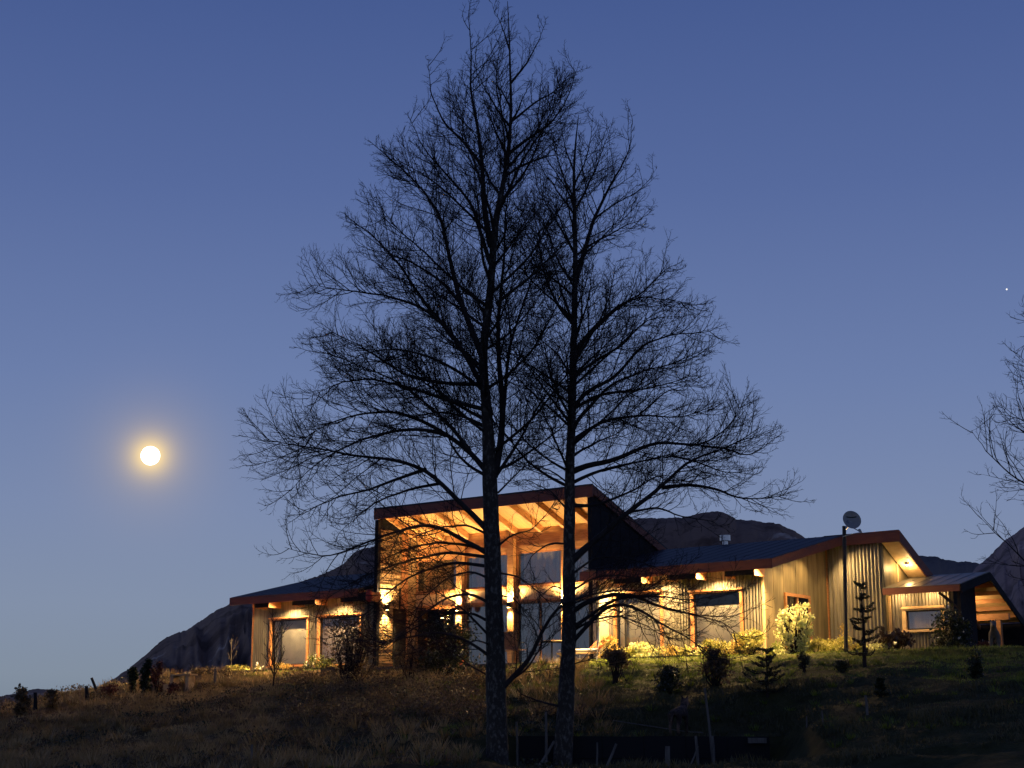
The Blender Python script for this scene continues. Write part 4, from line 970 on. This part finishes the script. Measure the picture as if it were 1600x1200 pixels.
def monkey_puzzle(label, p, h, w, seed, tiers=9):
    g = np.random.default_rng(seed); root = thing('araucaria_sapling', label, 'conifer', p, 0, 'young araucarias on the lawn')
    MB().tube([(0, 0, -.05), (.02 * w, 0, h * .5), (0, 0, h)], [.022 * h + .01, .014 * h + .006, .006], 8).build('trunk', M['twig'], root)
    arms = MB(); Cs = []
    for t in range(tiers):
        z = h * (.16 + .82 * t / (tiers - 1)); ln = w / 2 * (1.15 - .7 * t / (tiers - 1)) * g.uniform(.75, 1.1)
        for j in range(5):
            az = 6.283 * (j + g.random() * .9) / 5; ln = w / 2 * (1.2 - .75 * t / (tiers - 1)) * g.uniform(.45, 1.15); z = h * (.16 + .82 * (t + g.uniform(-.3, .3)) / (tiers - 1)); e = np.array([math.cos(az) * ln, math.sin(az) * ln, z + ln * .28 * g.uniform(.3, 1.4)])
            mid = np.array([math.cos(az) * ln * .55, math.sin(az) * ln * .55, z - ln * .05]); arms.tube([(0, 0, z), mid, e], [.011, .012, .007], 5)
            for s in np.linspace(.15, 1, 16):
                c = (np.array([0, 0, z]) * (1 - s) + mid * s * 2 * (1 - s) + e * s * s) if s < .5 else mid * (1 - s) * 2 * .5 + (np.array([0, 0, z]) * 0 + e) * s + mid * 0
                c = np.array([0, 0, z]) * (1 - s) ** 2 + mid * 2 * s * (1 - s) + e * s * s
                Cs += [c] * 6
    arms.build('arms', M['twig'], root)['kind'] = 'stuff'
    V, F = leaves(g, np.array(Cs), len(Cs), .042, .3); obj('needles', mesh_np('needles', V, F, M['l_dark']), root); return root
p = gplace(1351, 1042); monkey_puzzle('tallest young araucaria with whorled arms before the tall corrugated wall', p, 122 * px2m(p), 56 * px2m(p), 1, 7)
p = gplace(1199, 1092); monkey_puzzle('squat dark young araucaria on the lawn below the ball shrub', p, 70 * px2m(p), 66 * px2m(p), 2, 6)
p = gplace(1377, 1090); monkey_puzzle('tiny dark araucaria seedling on the dim lawn beside the pale stake', p, 26 * px2m(p), 22 * px2m(p), 3, 5)

# loose scrub and grass over the hill
def grass(name, n, xr, yr, m, hmin, hmax, wd, seed, mask, kind='stuff'):
    g = np.random.default_rng(seed); x = g.uniform(*xr, n); y = g.uniform(*yr, n)
    dx, dy = x - OX[0], y - OX[1]; a = dx * UX[0] + dy * UX[1]; v = dx * VX[0] + dy * VX[1]
    ok = (np.abs(x / y) < .36) & ~((v > -2.7) & (a > -9.3) & (a < 1.1)) & ~((v > -1.6) & (a > -15.2) & (a < 8.2)) & (v < 5) & mask(x, y, a, v) & ~((x > -.6) & (x < 5.4) & (y > 26.5) & (y < 31.2))
    x, y = x[ok], y[ok]; z = terrain(x, y); k = len(x)
    cl = np.clip(fbm(x * 1.1, y * 1.1, 3, seed) * 3 + .6, .15, 1.4)
    h = g.uniform(hmin, hmax, k) * cl; t = g.uniform(0, 6.283, k); w = wd * g.uniform(.6, 1.4, k); lean = g.normal(size=(k, 2)) * .45 * h[:, None]
    A = np.stack([x + np.cos(t) * w, y + np.sin(t) * w, z - .01], 1); B = np.stack([x - np.cos(t) * w, y - np.sin(t) * w, z - .01], 1); C = np.stack([x + lean[:, 0], y + lean[:, 1], z + h], 1)
    V = np.stack([A, B, C], 1).reshape(-1, 3); F = np.arange(k * 3).reshape(k, 3)
    o = obj(name, mesh_np(name, V, F, m)); tag(o, kind=kind); return o
M['grass_dim'] = mat_leaf('dimmed_grass_blades', (.05, .052, .018), (.11, .10, .042), .8)  # blades coloured darker than the lawn, in place of weak foreground light
tag(grass('dimmed_grass', 120000, (-8, 16), (25, 42), M['grass_dim'], .06, .16, .013, 3, lambda x, y, a, v: (v < -10.5 + 3 * fbm(x * .4, y * .4, 2, 8)) & (x > -1)), 'coarse grass at the foot of the slope, foreground dimness put into its colour', 'grass')
tag(grass('grass', 420000, (-18, 18), (27, 62), M['grass_g'], .03, .085, .012, 1, lambda x, y, a, v: ((a > -4 + 3 * fbm(x * .5, y * .5, 2, 7)) | ((v > -5.5) & (a > -19))) & (v > -10.5 + 3 * fbm(x * .4, y * .4, 2, 8))), 'short green lawn grass on the slope below the house', 'grass')
def tufts(name, label, n, m, seed, fn, hh):
    g = np.random.default_rng(seed); Vs = []
    for i in range(n):
        x, y = fn(g); z = gz(x, y); k = 26; r_ = g.uniform(.06, .16); h = hh * g.uniform(.6, 1.4)
        a = g.uniform(0, 6.283, k); b = np.stack([x + np.cos(a) * r_ * g.random(k), y + np.sin(a) * r_ * g.random(k), np.full(k, z - .02)], 1)
        w = np.stack([-np.sin(a), np.cos(a), np.zeros(k)], 1) * .012
        t = b + np.stack([np.cos(a) * h * .6, np.sin(a) * h * .6, h * g.uniform(.5, 1, k)], 1)
        Vs.append(np.stack([b - w, b + w, t], 1).reshape(-1, 3))
    V = np.concatenate(Vs); return tag(obj(name, mesh_np(name, V, np.arange(len(V)).reshape(-1, 3), m)), label, 'grass', kind='stuff')
def slope_spot(x0, x1):
    def f(g):
        while True:
            x, y = g.uniform(x0, x1), g.uniform(27, 56); dx, dy = x - OX[0], y - OX[1]; a = dx * UX[0] + dy * UX[1]; v = dx * VX[0] + dy * VX[1]
            if abs(x / y) < .35 and v < -2.9 and not (-.6 < x < 5.4 and y < 31.3): return x, y
    return f
tufts('grass_tufts', 'scattered long green grass tufts on the lawn slope', 420, M['grass_g'], 51, slope_spot(-3, 15), .13)
tufts('dry_grass_tufts', 'scattered long dry grass tufts on the left bank', 1500, M['grass_d'], 52, slope_spot(-18, 2), .30)
tag(grass('dry_grass', 260000, (-22, 4), (26, 66), M['grass_d'], .06, .2, .013, 2, lambda x, y, a, v: (a < 1 + 6 * fbm(x * .5, y * .5, 2, 7)) & ((v < -4.5 + 2 * fbm(x, y, 2, 9)) | (a < -19))), 'rough dry grass over the left half of the hillside', 'grass')
def scrub(name, label, n, fn, m, size, seed, hh):
    g = np.random.default_rng(seed); Cs = []
    for i in range(n):
        x, y = fn(g); z = gz(x, y); r = g.uniform(.25, .8); h = hh * g.uniform(.5, 1.2); k = int(260 * r)
        q = g.normal(size=(k, 3)); q /= np.linalg.norm(q, axis=1, keepdims=True); q[:, 2] = np.abs(q[:, 2]); q *= g.random((k, 1)) ** .4
        Cs.append(np.array([x, y, z]) + q * np.array([r, r, h]))
    C = np.concatenate(Cs); V, F = leaves(g, C, len(C), size, .4); return tag(obj(name, mesh_np(name, V, F, M[m])), label, 'scrub', kind='stuff')
def left_slope(g):
    while True:
        x, y = g.uniform(-16, 1.5), g.uniform(27, 58); dx, dy = x - OX[0], y - OX[1]; a = dx * UX[0] + dy * UX[1]; v = dx * VX[0] + dy * VX[1]
        if abs(x / y) < .34 and v < -3.2 and fbm(x * .3, y * .3, 2, 77) > -.05: return x, y
scrub('bramble_scrub', 'dark bramble scrub over the left slope', 130, left_slope, 'l_brown', .07, 5, .30)
def below_terrace(g):
    p = gplace(g.uniform(455, 760), g.uniform(1052, 1135)); return p[0], p[1]
scrub('brown_brush', 'mass of brown brush on the slope below the terrace', 90, below_terrace, 'l_brown', .07, 8, .42)
scrub('heath_scrub', 'patches of dark green heath on the left slope', 70, left_slope, 'l_dark', .06, 6, .26)

# ================================================================ TERRACE FURNITURE AND SMALL THINGS
def local_thing(name, label, cat, a, v, z, rz=0, group=None): return thing(name, label, cat, W(a, v, z), ROT + rz, group)
M['sling'] = mat('brown_sling_fabric', (.16, .085, .055), .85, c2=(.22, .12, .08), scale=8)
M['orange_cush'] = mat('orange_cushion', (.5, .13, .05), .9)
def chair(label, a, v, rz):
    t = local_thing('garden_chair', label, 'chair', a, v, 0, rz, 'sling chairs round the terrace table')
    MB().prism([(-.24, -.24, .42), (.24, -.24, .42), (.24, .24, .44), (-.24, .24, .44)], (0, 0, .02)).build('seat', M['sling'], t)
    MB().prism([(-.24, -.25, .45), (.24, -.25, .45), (.23, -.36, .98), (-.23, -.36, .98)], (0, -.015, 0)).build('backrest', M['sling'], t)
    for sx in (-1, 1):
        MB().tube([(sx * .26, .25, 0), (sx * .26, .24, .42)], .014, 6).build('leg', M['black'], t)
        MB().tube([(sx * .26, -.30, 0), (sx * .26, -.25, .42)], .014, 6).build('leg', M['black'], t)
        MB().tube([(sx * .255, -.26, .44), (sx * .25, -.38, 1.0)], .013, 6).build('back_frame', M['black'], t)
        MB().tube([(sx * .27, -.30, .64), (sx * .28, .0, .66), (sx * .27, .22, .64), (sx * .26, .24, .43)], .014, 6).build('armrest', M['black'], t)
    return t
ca, cz = on_v(806, 1038, -1.6); chair('front sling chair seen from behind with its back to the lawn', ca, -1.6, 0.15)
ca2, _ = on_v(784, 1038, -1.3); chair('sling chair half hidden behind the big trunk', ca2 - .05, -1.2, -.25)
t = local_thing('terrace_table', 'round glass topped table right of the sling chairs', 'table', ca + .75, -.75, 0)
MB().tube([(0, 0, .70), (0, 0, .725)], .52, 28).build('tabletop', M['pale_frame'], t)
for k in range(4):
    c, s = math.cos(k * 1.571 + .6), math.sin(k * 1.571 + .6); MB().tube([(c * .42, s * .42, 0), (c * .3, s * .3, .70)], .016, 6).build('leg', M['black'], t)
la, _ = on_v(908, 1033, -1.4)
t = local_thing('lounge_chair', 'reclined lounger with orange cushion between the trunk and the porch corner', 'lounger', la, -1.3, 0, -.5)
MB().prism([(-.3, -.7, .30), (.3, -.7, .30), (.3, .35, .34), (-.3, .35, .34)], (0, 0, .08)).build('cushion', M['white'], t, bevel=.02)
MB().prism([(-.3, .36, .34), (.3, .36, .34), (.3, .85, .78), (-.3, .85, .78)], (0, -.06, .07)).build('back_cushion', M['orange_cush'], t, bevel=.02)
for sx in (-1, 1):
    MB().bar((sx * .33, -.72, .27), (sx * .33, .4, .30), .04, .05).build('side_rail', M['pale_frame'], t)
    for y in (-.6, .35): MB().bar((sx * .33, y, 0), (sx * .33, y, .25), .04, .04).build('leg', M['pale_frame'], t)
pa, pz = on_v(932, 1025, -2.2)
t = local_thing('closed_parasol', 'slim closed white parasol leaning beside the golden shrub', 'parasol', pa, -2.2, -.02, 0)
MB().tube([(0, 0, 0), (.05, 0, .45)], .018, 8).build('pole', M['white'], t); MB().tube([(.045, 0, .42), (.07, 0, .62), (.10, 0, .92), (.11, 0, 1.02)], [.02, .045, .03, .006], 10).build('folded_canopy', M['white'], t)
t = local_thing('potted_plant', 'pale round potted plant on the terrace edge left of the big trunk', 'potted plant', on_v(719, 1030, -2.0)[0], -2.0, 0)
MB().tube([(0, 0, 0), (0, 0, .22)], [.11, .16], 14).build('pot', M['orange_cush'], t); gq = np.random.default_rng(4); q = gq.normal(size=(260, 3)); q /= np.linalg.norm(q, axis=1, keepdims=True)
V, F = leaves(gq, q * .13 + np.array([0, 0, .34]), 260, .07); obj('foliage', mesh_np('foliage', V, F, M['petal']), t)
# red ornament under the left wing eave
ra, rz_ = on_v(577, 930, -.85)
t = local_thing('hanging_lantern', 'dark red paper lantern hanging from the right end of the left eave', 'lantern', ra, -.86, rz_ + .2)
M['redlan'] = mat('dark_red_paper', (.25, .03, .03), .7)
MB().tube([(0, 0, -.42), (0, 0, -.36), (0, 0, -.22), (0, 0, -.08), (0, 0, -.02)], [.05, .10, .12, .10, .05], 14).build('shade', M['redlan'], t); MB().tube([(0, 0, -.02), (0, 0, .12)], .008, 5).build('cord', M['black'], t)
# satellite dish on its pole
pole_x = 1318
pp = at_v(1322, .2)
t = thing('satellite_dish', 'round grey satellite dish on a tall dark pole before the gable', 'satellite dish', pp, 0)
s = px2m(pp); top = 5.0
ptop = EYE + ray(1319, 822) * (np.hypot(pp[0], pp[1]) / math.hypot(*ray(1319, 822)[:2])) - pp
MB().tube([(0, 0, -.1), tuple(ptop)], .055, 10).build('pole', M['black'], t)
M['dish'] = mat('dish_grey', (.30, .29, .28), .5, c2=(.36, .35, .33), scale=3)
dc = EYE + ray(1329.5, 813) * (np.hypot(pp[0], pp[1]) / math.hypot(*ray(1329.5, 813)[:2])) - pp + np.array([0, -.16, 0])
rad = 14.3 * s; nrm = np.array([.12, -.93, .30]); nrm /= np.linalg.norm(nrm)
e1 = np.cross((0, 0, 1), nrm); e1 /= np.linalg.norm(e1); e2 = np.cross(nrm, e1)
V = []; Fc = []; rings = 7; seg = 36
for sd in (0, 1):
    for i in range(rings + 1):
        rr_ = rad * i / rings; dpt = (rr_ / rad) ** 2 * .10 - .10 - .012 * sd
        for j in range(seg): th = 2 * math.pi * j / seg; V.append(dc + e1 * rr_ * math.cos(th) + e2 * rr_ * 1.04 * math.sin(th) + nrm * dpt)
for sd in (0, 1):
    o_ = sd * (rings + 1) * seg
    for i in range(rings):
        for j in range(seg): Fc.append((o_ + i * seg + j, o_ + i * seg + (j + 1) % seg, o_ + (i + 1) * seg + (j + 1) % seg, o_ + (i + 1) * seg + j))
o_ = (rings + 1) * seg
for j in range(seg): Fc.append((rings * seg + j, rings * seg + (j + 1) % seg, o_ + rings * seg + (j + 1) % seg, o_ + rings * seg + j))
dsh = obj('reflector', mesh_np('reflector', np.array(V), Fc, M['dish'], True), t)
def on_dish(u_, v_, off=.004):
    r_ = math.hypot(u_, v_) / rad; return dc + e1 * u_ + e2 * v_ + nrm * (r_ * r_ * .10 - .10 + off)
# printed dark band and small emblem on the dish
k = 10; Vb = [on_dish(x, .085 + dz + .012 * abs(x) / rad) for dz in (.0, .032) for x in np.linspace(-.13, .16, k)]; obj('printed_band', mesh_np('printed_band', np.array(Vb), [(i, i + 1, i + 1 + k, i + k) for i in range(k - 1)], M['black']), dsh)
k = 14; M['logo'] = mat('blue_grey_print', (.10, .12, .2), .6)
Vb = [on_dish(-.10 + rr_ * math.cos(th), -.035 + rr_ * math.sin(th)) for rr_ in (.022, .045) for th in np.linspace(.6, 5.7, k)]; obj('printed_emblem', mesh_np('printed_emblem', np.array(Vb), [(i, i + 1, i + 1 + k, i + k) for i in range(k - 1)], M['logo']), dsh)
lnb = dc + nrm * .50 - e2 * .62; foot = dc - e2 * rad * .98
MB().tube([tuple(foot), tuple(lnb)], .014, 7).build('feed_arm', M['steel'], t)
MB().tube([tuple(lnb), tuple(lnb + (dc - lnb) * .16)], [.035, .045], 10).build('feed_horn', M['dish'], t)
MB().tube([tuple(lnb), tuple(lnb - e1 * .2 - e2 * .04), tuple(lnb - e1 * .42 + nrm * -.3)], .009, 5).build('cable', M['white'], t)
MB().bar(tuple(ptop - np.array([0, 0, .12])), tuple(dc - nrm * .12), .06, .06).build('bracket', M['steel'], t)

# stakes, posts, boards on the slope
STK = 'wooden stakes standing around the pit'
def stake(label, p0, p1, r, m='oldwood', group=None, name='stake', cat='stake', square=False, base=None):
    """stake whose foot is on the ground under pixel p0 and whose head is seen at p1"""
    g0 = gplace(*p0) if base is None else np.array([on_y(p0[0], p0[1], base)[0], base, gz(on_y(p0[0], p0[1], base)[0], base)])
    d = math.hypot(g0[0], g0[1]); h = EYE + ray(*p1) * (d / math.hypot(*ray(*p1)[:2])) - g0
    mb = MB(); foot = -h * .12 / max(np.linalg.norm(h), .1)
    if square: mb.bar(tuple(foot), tuple(h), r * 2, r * 2)
    else: mb.tube([tuple(foot), tuple(h * .5 + np.array([.008, 0, 0])), tuple(h)], [r, r * .95, r * .85], 8)
    o = mb.build(name, M[m]); o.location = g0; return tag(o, label, cat, group)
stake('thin upright stake just right of the big trunk foot', (808, 1192), (807, 1128), .022, group=STK, base=30.4)
stake('tall thin stake touching the left side of the slimmer trunk', (853, 1196), (853, 1112), .026, group=STK, base=30.3)
stake('stake leaning right before the left part of the pit', (842, 1225), (866, 1158), .028, group=STK, base=29.6)
stake('short stake in the pit right of the slimmer trunk', (932, 1196), (933, 1160), .02, group=STK, base=30.4)
stake('leaning stake at the middle of the pit', (948, 1215), (963, 1162), .026, group=STK, base=29.8)
stake('thickest square post standing in the pit', (1043, 1192), (1043, 1166), .045, group=STK, square=True, base=30.2)
stake('upright stake at the right part of the pit', (1090, 1184), (1087, 1150), .03, group=STK, base=30.5)
stake('thin slanting stake leaning on the right pit stake', (1078, 1196), (1091, 1166), .018, group=STK, base=30.2)
stake('longest pale pole leaning left at the right end of the pit', (1114, 1184), (1101, 1075), .024, group=STK, base=30.6)
stake('short stake beside the foot of the longest pole', (1115, 1184), (1113, 1150), .03, group=STK, base=30.5)
stake('pale stake alone on the dim right lawn', (1355, 1118), (1352, 1086), .026)
stake('small pale peg left of the lone lawn stake', (1285, 1130), (1284, 1110), .014)
stake('tiny pale peg on the lawn right of the pit', (1260, 1136), (1260, 1119), .014)
stake('pale peg on the lower left slope', (392, 1186), (394, 1163), .022)
stake('weathered fence post near the far left edge', (55, 1110), (55, 1082), .055, m='charcoal', name='fence_post', cat='post')
stake('dark stick leaning left on the left skyline', (152, 1084), (143, 1059), .05, m='charcoal')
stake('small post left of the leaning stick', (136, 1094), (135, 1072), .06, m='charcoal', name='fence_post', cat='post')
stake('grey post in the dip left of the bright bed', (336, 1070), (336, 1045), .045, name='fence_post', cat='post')
stake('left of two short lit stumps on the left crest', (243, 1082), (243, 1067), .06, m='litwood', name='stump_post', cat='post', square=True)
stake('right of two short lit stumps on the left crest', (259, 1080), (259, 1069), .07, m='litwood', name='stump_post', cat='post', square=True)
bp_ = gplace(286, 1078); t = thing('garden_bench', 'small lit wooden bench on the left crest', 'bench', bp_, ROT)
for x in (-.38, .30): MB().box(x - .09, x + .06, -.12, .12, -.1, .40).build('leg', M['litwood'], t)
MB().box(-.45, .45, -.15, .15, .401, .45).build('seat', M['litwood'], t)

# black board wall of the pit
t = thing('board_wall', 'low black board wall retaining the lawn behind the stakes', 'wall', (2.4, 30.86, 1.0))
wx = np.linspace(.12, 4.85, 7)
for i in range(6):
    top = .575
    for j, (z0, z1) in enumerate(((-.25, .16), (.165, max(top, .3)))):
        MB().box(wx[i] - 2.4, wx[i + 1] - 2.4 - .008, -.03 + .006 * ((i + j) % 2), .02, z0, z1 - .004 * ((i * 7) % 3)).build('board', M['sheet'], t)
pk = on_y(1183, 1157, 30.75); o = MB().box(-.17, .17, -.05, .05, -.05, .05).build('loose_plank', M['oldwood']); o.location = pk; tag(o, 'short grey plank end lying at the right end of the board wall', 'plank')
# hose / rope lying on the lawn
pts = [gplace(x, y) + np.array([0, 0, .05]) for x, y in ((958, 1130), (985, 1134), (1015, 1139), (1045, 1144), (1075, 1148), (1098, 1150))]
o = MB().tube([tuple(q - pts[0]) for q in pts], .012, 6).build('garden_hose', M['oldwood']); o.location = pts[0]; tag(o, 'thin pale hose lying across the lawn above the board wall', 'hose')

# dogs
def skin_mesh(name, verts, edges, rad, m, sub=2):
    me = bpy.data.meshes.new(name + '_cage'); me.from_pydata(verts, edges, []); o = bpy.data.objects.new(name + '_cage', me); col.objects.link(o)
    md = o.modifiers.new('s', 'SKIN'); md.use_smooth_shade = True
    for i, r in enumerate(rad): me.skin_vertices[0].data[i].radius = (r, r) if not hasattr(r, '__len__') else r
    me.skin_vertices[0].data[0].use_root = True
    ss = o.modifiers.new('u', 'SUBSURF'); ss.levels = sub; ss.render_levels = sub
    dg = bpy.context.evaluated_depsgraph_get(); ev = o.evaluated_get(dg); nm = bpy.data.meshes.new_from_object(ev); nm.name = name; nm.materials.clear(); nm.materials.append(m)
    bpy.data.objects.remove(o); return nm
def dog(label, p, rz, sc_, m, m2):
    # facing -Y, feet at z=0, about 0.66 m at the shoulder
    v = [(0, .30, .58), (0, .08, .57), (0, -.18, .58), (0, -.32, .62), (0, -.42, .72), (0, -.50, .82), (0, -.62, .80), (0, -.72, .77),
         (.10, .30, .50), (.11, .24, .34), (.10, .36, .20), (.10, .32, .04), (.10, .26, .02),
         (-.10, .30, .50), (-.11, .26, .34), (-.10, .38, .20), (-.10, .34, .04), (-.10, .28, .02),
         (.09, -.26, .48), (.10, -.24, .26), (.10, -.26, .05), (.10, -.31, .02), (-.09, -.26, .48), (-.10, -.28, .26), (-.10, -.30, .05), (-.10, -.35, .02),
         (0, .40, .56), (0, .50, .44), (0, .56, .34), (.055, -.48, .90), (.075, -.47, .97), (-.055, -.48, .90), (-.075, -.47, .97)]
    e = [(0, 1), (1, 2), (2, 3), (3, 4), (4, 5), (5, 6), (6, 7), (0, 8), (8, 9), (9, 10), (10, 11), (11, 12), (0, 13), (13, 14), (14, 15), (15, 16), (16, 17),
         (2, 18), (18, 19), (19, 20), (20, 21), (2, 22), (22, 23), (23, 24), (24, 25), (0, 26), (26, 27), (27, 28), (5, 29), (29, 30), (5, 31), (31, 32)]
    r = [.13, .125, .155, .13, .085, .085, .055, .035, .085, .06, .032, .028, .03, .085, .06, .032, .028, .03, .07, .042, .03, .03, .07, .042, .03, .03, .035, .03, .018, .028, .008, .028, .008]
    v = [tuple(c * sc_ for c in q) for q in v]; r = [q * sc_ for q in r]
    t = thing('dog', label, 'dog', p, rz, 'dogs standing outside'); obj('body', skin_mesh('body', v, e, r, m), t)
    for sx in (-1, 1):
        bm = bmesh.new(); bmesh.ops.create_uvsphere(bm, u_segments=10, v_segments=6, radius=.012 * sc_); me = bpy.data.meshes.new('eye'); bm.to_mesh(me); bm.free(); me.materials.append(M['black'])
        ey = obj('eye', me, t); ey.location = (sx * .045 * sc_, -.575 * sc_, .84 * sc_)
    bm = bmesh.new(); bmesh.ops.create_uvsphere(bm, u_segments=10, v_segments=6, radius=.022 * sc_); me = bpy.data.meshes.new('nose'); bm.to_mesh(me); bm.free(); me.materials.append(M['black'])
    ns = obj('nose', me, t); ns.location = (0, -.757 * sc_, .775 * sc_); return t
M['dog_grey'] = mat('grey_brown_fur', (.09, .075, .062), .95, c2=(.16, .14, .12), scale=5, bump=.4)
M['dog_dark'] = mat('dark_tan_fur', (.028, .018, .015), .95, c2=(.16, .10, .07), scale=3.2, bump=.4, contrast=(.45, .6))
p = at_v(1556, 1.4); dog('grey shaggy dog standing by the lit store post at the far right', p, R(-18), .95, M['dog_grey'], None)
px_ = on_y(1061, 1148, 31.6)[0]; dog('dark brown dog with tan legs standing above the black board wall', (px_, 31.6, gz(px_, 31.6)), R(155), .80, M['dog_dark'], None)
